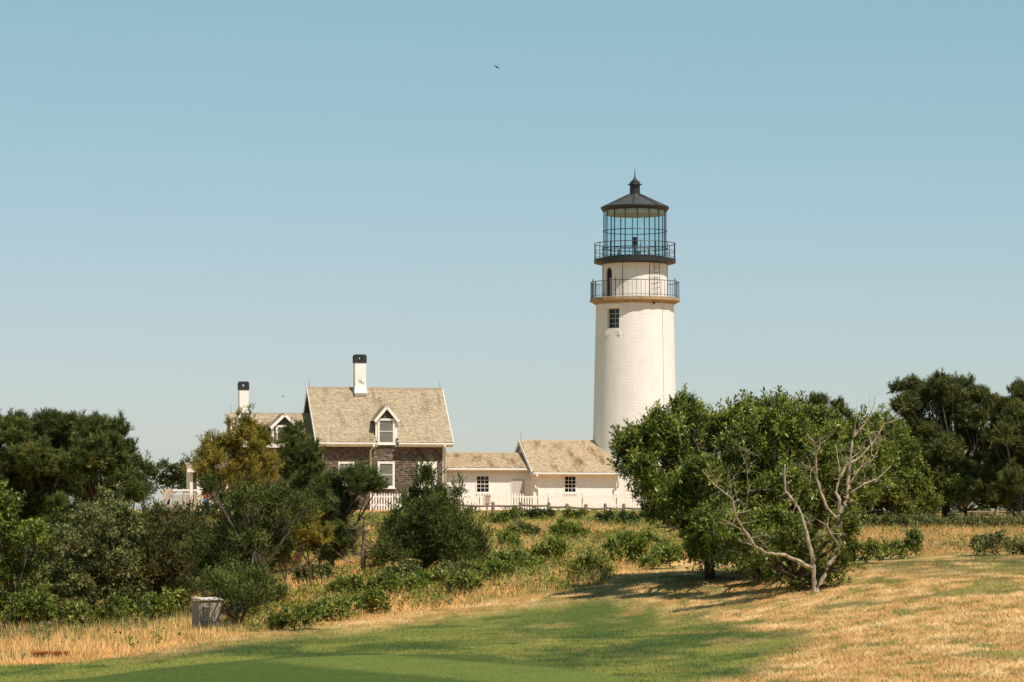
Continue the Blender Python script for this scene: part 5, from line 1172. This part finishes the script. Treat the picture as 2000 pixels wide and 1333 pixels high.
sh = [  # label, blobs, distance, material
 ('low dark green shrub just behind the dead trunk foot', [(1668,1082,17),(1700,1084,15),(1650,1095,14)], 101, 'leaf_green'),
 ('low green shrub strip at the rim of the dry turf', [(1730,1084,13),(1755,1082,13),(1783,1070,9),(1786,1056,6)], 101, 'leaf_green'),
 ('silvery green shrub on the rim of the dry turf', [(1925,1070,17),(1955,1066,17),(1910,1078,11),(1988,1075,15)], 100, 'leaf_silver'),
 ('round bright green shrub alone high on the slope', [(1105,1043,22),(1122,1046,15),(1088,1048,14)], 128, 'leaf_bright'),
 ('wide bright green shrub near the overhanging broadleaf boughs', [(1225,1072,27),(1190,1082,20),(1262,1068,22),(1290,1078,18),(1240,1092,18)], 103, 'leaf_bright'),
 ('yellow green shrub in the middle of the slope', [(1072,1082,20),(1095,1078,14),(1055,1094,16)], 106, 'leaf_bright'),
 ('green shrub beside the yellow green shrub, nearer the juniper', [(1010,1102,18),(988,1100,15),(1030,1106,12),(968,1108,12)], 103, 'leaf_green'),
 ('low mixed green shrub above the dry lawn rim', [(1150,1108,17),(1128,1116,13),(1175,1112,14)], 97, 'leaf_green'),
 ('bright green low shrub on the slope left of the yellow green shrub', [(935,1128,14),(960,1120,14),(985,1122,11)], 95, 'leaf_bright'),
 ('leafy green shrub low on the slope under the juniper edge', [(880,1152,13),(905,1146,14),(925,1150,10)], 88, 'leaf_green'),
 ('small bright shrub between juniper and brown fence', [(985,1062,13),(1005,1066,10)], 115, 'leaf_bright'),
 ('grey green shrub high on the slope below the passage', [(1020,1040,12),(1040,1044,10),(1000,1045,9)], 135, 'leaf_silver'),
 ('yellow green shrub at the edge of the big tree shadow', [(1290,1100,16),(1315,1092,14),(1270,1106,10)], 96, 'leaf_bright'),
 ('dense green shrub in the scrub below the bare tree', [(745,1150,15),(770,1152,14),(722,1160,12)], 87, 'leaf_green'),
 ('fresh green shrub on the slope below the bare tree', [(682,1150,20),(662,1160,15),(702,1160,14)], 86, 'leaf_bright'),
 ('leafy green clump at the lawn rim, lowest of the row', [(585,1212,15),(560,1218,12),(612,1205,17),(535,1226,9)], 75.5, 'leaf_green'),
 ('leafy green clump at the lawn rim, middle of the row', [(640,1196,18),(665,1196,17),(625,1204,14)], 76.5, 'leaf_bright'),
 ('leafy green clump at the lawn rim, highest of the row', [(700,1188,17),(728,1180,15),(748,1176,12)], 78, 'leaf_green'),
 ('sparse yellow green shrub below the juniper', [(800,1150,14),(830,1144,15),(858,1140,14)], 87, 'leaf_bright'),
 ('sparse grey green shrub low on the slope by the juniper', [(770,1130,13),(795,1120,12),(880,1125,14),(905,1120,12)], 92, 'leaf_silver'),
 ('pale green shrub on the dry slope by the dark grove', [(612,1120,14),(590,1130,12),(635,1128,10)], 92, 'leaf_silver'),
 ('weedy green clump under the brown fence, nearest the juniper', [(985,1016,9),(1005,1010,10),(965,1022,8)], 158, 'leaf_green'),
 ('weedy green clump under the middle of the brown fence', [(1050,1009,8),(1070,1010,7),(1030,1012,7)], 160, 'leaf_dark'),
 ('weedy green clump under the brown fence beside the oil house window', [(1110,1011,8),(1135,1012,7)], 160, 'leaf_green'),
 ('tall weedy clump under the brown fence near the broadleaf boughs', [(1195,1018,11),(1215,1020,10),(1175,1020,8),(1235,1022,10)], 150, 'leaf_dark'),
]
for k, (lb, bl_, d_, mt) in enumerate(sh):
    d_ = float(gray(np.mean([q[0] for q in bl_]), max(q[1] + 0.62 * q[2] for q in bl_))[1])
    plant('leaf', 'slope_shrub', lb, 'shrub', bl_, d_, None, mt, dens=95, L=0.095 * (d_ / 95) ** 0.5, W=0.042 * (d_ / 95) ** 0.5, seed=70 + k, depth=0.35, group=SG, r0=0.02, tvar=0.36, cull=0.4, shoot=0.22)
plant('leaf', 'far_tree', 'distant green tree crown behind the deck railing', 'tree', [(300,932,14),(318,922,17),(340,925,17),(325,948,20),(350,945,18)], 215, 325, 'leaf_dark', dens=40, L=0.17, W=0.08, seed=95, depth=1.5)
plant('leaf', 'far_tree', 'distant dark tree crown next to the small outbuilding', 'tree', [(365,922,15),(375,938,16),(388,928,14),(362,950,16)], 217, 368, 'leaf_dark', dens=40, L=0.17, W=0.08, seed=96, depth=1.5)

# ---------------------------------------------------------------- grasses
def blades(name, label, x, y, h, w, col, lean=0.35, rg=rng, z=None):
    n = len(x); z = gz(x, y) if z is None else z; a = rg.uniform(0, 6.283, n); b = np.c_[x, y, z - 0.01]
    sd = np.c_[np.cos(a), np.sin(a), np.zeros(n)] * (w / 2)[:, None]; la = rg.uniform(0, 6.283, n); ll = np.abs(rg.normal(0, lean, n)) * h
    tip = b + np.c_[np.cos(la) * ll, np.sin(la) * ll, h]
    V = np.stack([b - sd, b + sd, tip], 1).reshape(-1, 3); cc = np.repeat(col, 3, 0)
    return tag(np_mesh(name, V, 3, M['blade'], None, None, cc), label, 'grass', None, 'stuff')

# short mown turf
n = 340000
d = rng.uniform(43, 92, n); t = rng.uniform(-0.168, 0.168, n); x = t * d; z = gz(x, d); px, py = proj(x, d, z)
ok = (py > mown_top(px) - 3) & (py < 1345) & ~((py > green_top(px) + 1.0))
x, y, px, py, z = x[ok], d[ok], px[ok], py[ok], z[ok]
c, dr_ = mown_col(px, py, x, y); c = c * rng.uniform(0.65, 1.4, (len(x), 1))
hm = (0.035 + 0.02 * fbm(x*1.5, y*1.5, 61)) * rng.uniform(0.6, 1.3, len(x)) * (1 + 0.5 * dr_)
blades('lawn_grass', 'short mown lawn and dry turf around the golf green', x, y, hm, np.full(len(x), 0.015), c, 1.3, z=z)

n = 170000
d = rng.uniform(43, 63, n); t = rng.uniform(-0.15, 0.05, n); x = t * d; z = gz(x, d); px, py = proj(x, d, z)
ok = (py > green_top(px) + 1.0) & (py < 1345); x, y, px, z = x[ok], d[ok], px[ok], z[ok]
c = lerp(np.array([0.085, 0.125, 0.024])[None].repeat(len(x), 0), np.array([0.16, 0.20, 0.042])[None], sstep(-0.25, 0.25, np.sin((x * 0.9 + y * 0.42 + 0.8*fbm(x*.2, y*.2, 5)) * 1.15)) * sstep(430, 640, px))
c = c * (0.72 + 0.6 * fbm(x*1.8, y*0.9, 62))[:, None] * rng.uniform(0.7, 1.35, (len(x), 1))
blades('green_turf', 'close mown fine turf of the golf green', x, y, rng.uniform(0.006, 0.016, len(x)), np.full(len(x), 0.012), c, 1.5, z=z + 0.02)

# tall meadow grass: golden and green
n = 450000
d = rng.uniform(62, 178, n); t = rng.uniform(-0.172, 0.172, n); x = t * d; z = gz(x, d); px, py = proj(x, d, z)
ok = (py < mown_top(px) + 2) & ~((np.abs(px - 98) < 42) & (py > 1284) & (py < 1304) & (rng.random(len(px)) < 0.8)); x, y, px, py, z = x[ok], d[ok], px[ok], py[ok], z[ok]
edge = sstep(0, 14, mown_top(px) - py)
g1 = fbm(x*0.35, y*0.2, 41); g2 = fbm(x*1.3, y*0.9, 42)
gw = 0.85 * sstep(0.44, 0.62, g1*0.6 + g2*0.4)
scrub = sstep(6, 22, mown_top(px) - py) * sstep(110, 60, mown_top(px) - py) * sstep(520, 640, px) * sstep(1330, 1250, px); gw = np.maximum(gw, scrub * sstep(0.46, 0.60, g2 * 0.6 + g1 * 0.4))
gw = np.where(px < 560, gw * 0.45 * sstep(0.5, 0.65, g2), gw)
gw = np.where(px > 1640, gw * 0.35 * sstep(0.42, 0.6, g2), gw)
gw = np.maximum(gw, sstep(1035, 1012, py) * 0.75)
green = rng.random(len(x)) < gw * 0.85
c = lerp(GOLD[None].repeat(len(x), 0), GOLD2[None], rng.random(len(x))); c = np.where(green[:, None], lerp(MEAD_G[None].repeat(len(x), 0) * 1.2, np.array([0.27, 0.26, 0.065])[None], rng.random(len(x))), c)
c = lerp(c, TAN3[None] * 1.35, 0.65 * sstep(0.48, 0.66, fbm(x*0.9, y*0.5, 44)) * (~green)); c = lerp(c, np.array([0.30, 0.26, 0.085])[None], 0.6 * sstep(0.5, 0.68, fbm(x*0.6, y*0.4, 45)) * (~green))
c = c * rng.uniform(0.6, 1.35, (len(x), 1))
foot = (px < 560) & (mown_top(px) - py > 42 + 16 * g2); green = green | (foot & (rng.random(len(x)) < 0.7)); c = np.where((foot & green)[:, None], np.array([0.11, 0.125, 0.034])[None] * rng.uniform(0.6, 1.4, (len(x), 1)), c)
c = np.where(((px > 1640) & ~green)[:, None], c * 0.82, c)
h = (0.07 + 0.30 * fbm(x*0.8, y*0.8, 43) ** 1.4) * rng.uniform(0.45, 1.45, len(x)) * np.where(rng.random(len(x)) < 0.05, 1.5, 1.0) * (0.35 + 0.65 * edge) * (1 - 0.55 * sstep(142, 162, y))
w = 0.0065 + 0.00012 * y
o1 = ~green
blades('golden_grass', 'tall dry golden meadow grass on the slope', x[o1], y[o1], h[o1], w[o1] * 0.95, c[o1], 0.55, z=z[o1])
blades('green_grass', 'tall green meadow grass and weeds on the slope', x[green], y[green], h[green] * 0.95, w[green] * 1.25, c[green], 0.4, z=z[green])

# broad leaved weeds through the meadow
n = 40000
d = rng.uniform(68, 175, n); t = rng.uniform(-0.17, 0.17, n); x = t * d; z = gz(x, d); px, py = proj(x, d, z)
ok = (py < mown_top(px) - 4) & (rng.random(n) < np.maximum(sstep(0.45, 0.60, fbm(x*0.5, d*0.35, 51)), 0.8 * sstep(8, 22, mown_top(px) - py) * sstep(80, 45, mown_top(px) - py) * sstep(520, 640, px) * sstep(0.46, 0.56, fbm(x*0.9, d*0.5, 52)))) & ((px > 480) | (rng.random(n) < 0.08)) & ((px < 1640) | (rng.random(n) < 0.12))
x, y, z = x[ok], d[ok], z[ok]; n = len(x); k = 9
h = rng.uniform(0.10, 0.45, n) * (1 - 0.5 * sstep(142, 162, y)); P0 = np.repeat(np.c_[x, y, z], k, 0); P0[:, 2] += np.repeat(h, k) * rng.uniform(0.15, 1, n*k); P0[:, :2] += rng.normal(0, 0.06, (n*k, 2))
dr_ = unit(rng.normal(size=P0.shape) + np.array([0, 0, 0.5])); V = leaves(P0, dr_, unit(rng.normal(size=P0.shape) * 0.5 + np.array([0, 0, 1.0])), rng.uniform(0.07, 0.15, n*k), rng.uniform(0.03, 0.06, n*k))
tt = np.clip(np.repeat(rng.normal(0.5, 0.22, n), k) + rng.normal(0, 0.12, n*k), 0, 1)
tag(np_mesh('meadow_weeds', V, 4, M['leaf_bright'], None, np.repeat(tt, 4)), 'broad leaved green weeds through the meadow grass', 'weeds', None, 'stuff')

# white umbels at the grove's edge and yellow flowers on the slope
def flower(name, label, px, py_top, d, mat, r, group):
    b = gpt(px, d); zt = ZC + (HY - py_top) / F * d; h = max(0.15, zt - b[2]); root = empty(name, b, 0, label, 'flower', group)
    lx = random.uniform(-.08, .08); MB().tube([(0, 0, -.02), (lx * .4, 0, h * .5), (lx, 0, h)], 0.006, 4).build('stem', M['leaf_bright'], root)
    m = MB()
    for q in range(7):
        a = q * 2.4; rr = r * (0.0 if q == 0 else 0.62); cx, cy = lx + rr * math.cos(a), rr * math.sin(a); zz = h + 0.012 * math.cos(q)
        m.poly([(cx + r * .42 * math.cos(w * 1.047), cy + r * .42 * math.sin(w * 1.047), zz - 0.008 * (w % 2)) for w in range(6)], 0.5)
        m.poly([(cx + r * .30 * math.cos(w * 1.047), cy + r * .30 * math.sin(w * 1.047), zz + 0.012) for w in range(6)], 0.8)
    m.build('flower_head', M[mat], root)
for px, py in ((86, 1223), (54, 1228), (58, 1230), (66, 1242), (22, 1238), (38, 1244), (81, 1239), (97, 1230), (76, 1217), (30, 1282), (42, 1281), (20, 1265), (44, 1289), (95, 1217)):
    flower('wild_carrot', 'white flat topped wild flower in the grass beside the dark grove', px, py, 74 + random.uniform(-3, 5) if py < 1250 else 66.5, 'flower_white', 0.06, 'white wild flowers by the grove')
for k in range(9):
    px, py = 1182 + random.uniform(-16, 18), 1040 + random.uniform(-7, 8)
    flower('yellow_flower', 'small yellow wild flower on the slope under the tower', px, py, 118 + random.uniform(-4, 4), 'flower_yellow', 0.075, 'yellow wild flowers on the slope')

# ---------------------------------------------------------------- birds
def bird(px, py, d, span, label, rot, bank):
    r = empty('bird', Vector(P(px, py, d)), rot, label, 'bird', 'birds in the sky'); r.rotation_euler = (bank, R(20), rot)
    s = span
    MB().tube([(-.30*s, 0, 0), (-.2*s, 0, .01*s), (0, 0, .02*s), (.14*s, 0, .015*s), (.22*s, 0, .02*s), (.28*s, 0, .01*s)], [.012*s, .035*s, .06*s, .055*s, .035*s, .006*s], 8).build('body', M['bird_dark'], r, smooth=True)
    for q in (-1, 1):
        m = MB(); th_ = .008 * s
        pts = [(.10*s, q*.03*s, .03*s), (.13*s, q*.25*s, .12*s), (.02*s, q*.5*s, .08*s), (-.07*s, q*.25*s, .10*s), (-.10*s, q*.03*s, .02*s)]
        n_ = 5; m.v = pts + [(a, b, c - th_) for a, b, c in pts]; m.t = [0.0] * 10
        m.f = [(0,1,2,3,4), (9,8,7,6,5)] + [(k, (k+1) % 5, 5 + (k+1) % 5, 5 + k) for k in range(5)]; m.build('wing', M['bird_dark'], r)
    MB().hexa([(-.42*s, -.06*s, 0), (-.26*s, -.02*s, 0), (-.26*s, .02*s, 0), (-.42*s, .06*s, 0), (-.42*s, -.06*s, .008*s), (-.26*s, -.02*s, .01*s), (-.26*s, .02*s, .01*s), (-.42*s, .06*s, .008*s)]).build('tail', M['bird_dark'], r)
bird(970, 132, 120, 0.28, 'small dark bird high in the open sky', R(115), R(35))
bird(553, 775, 170, 0.2, 'tiny bird low over the house wing roof', R(40), R(-20))
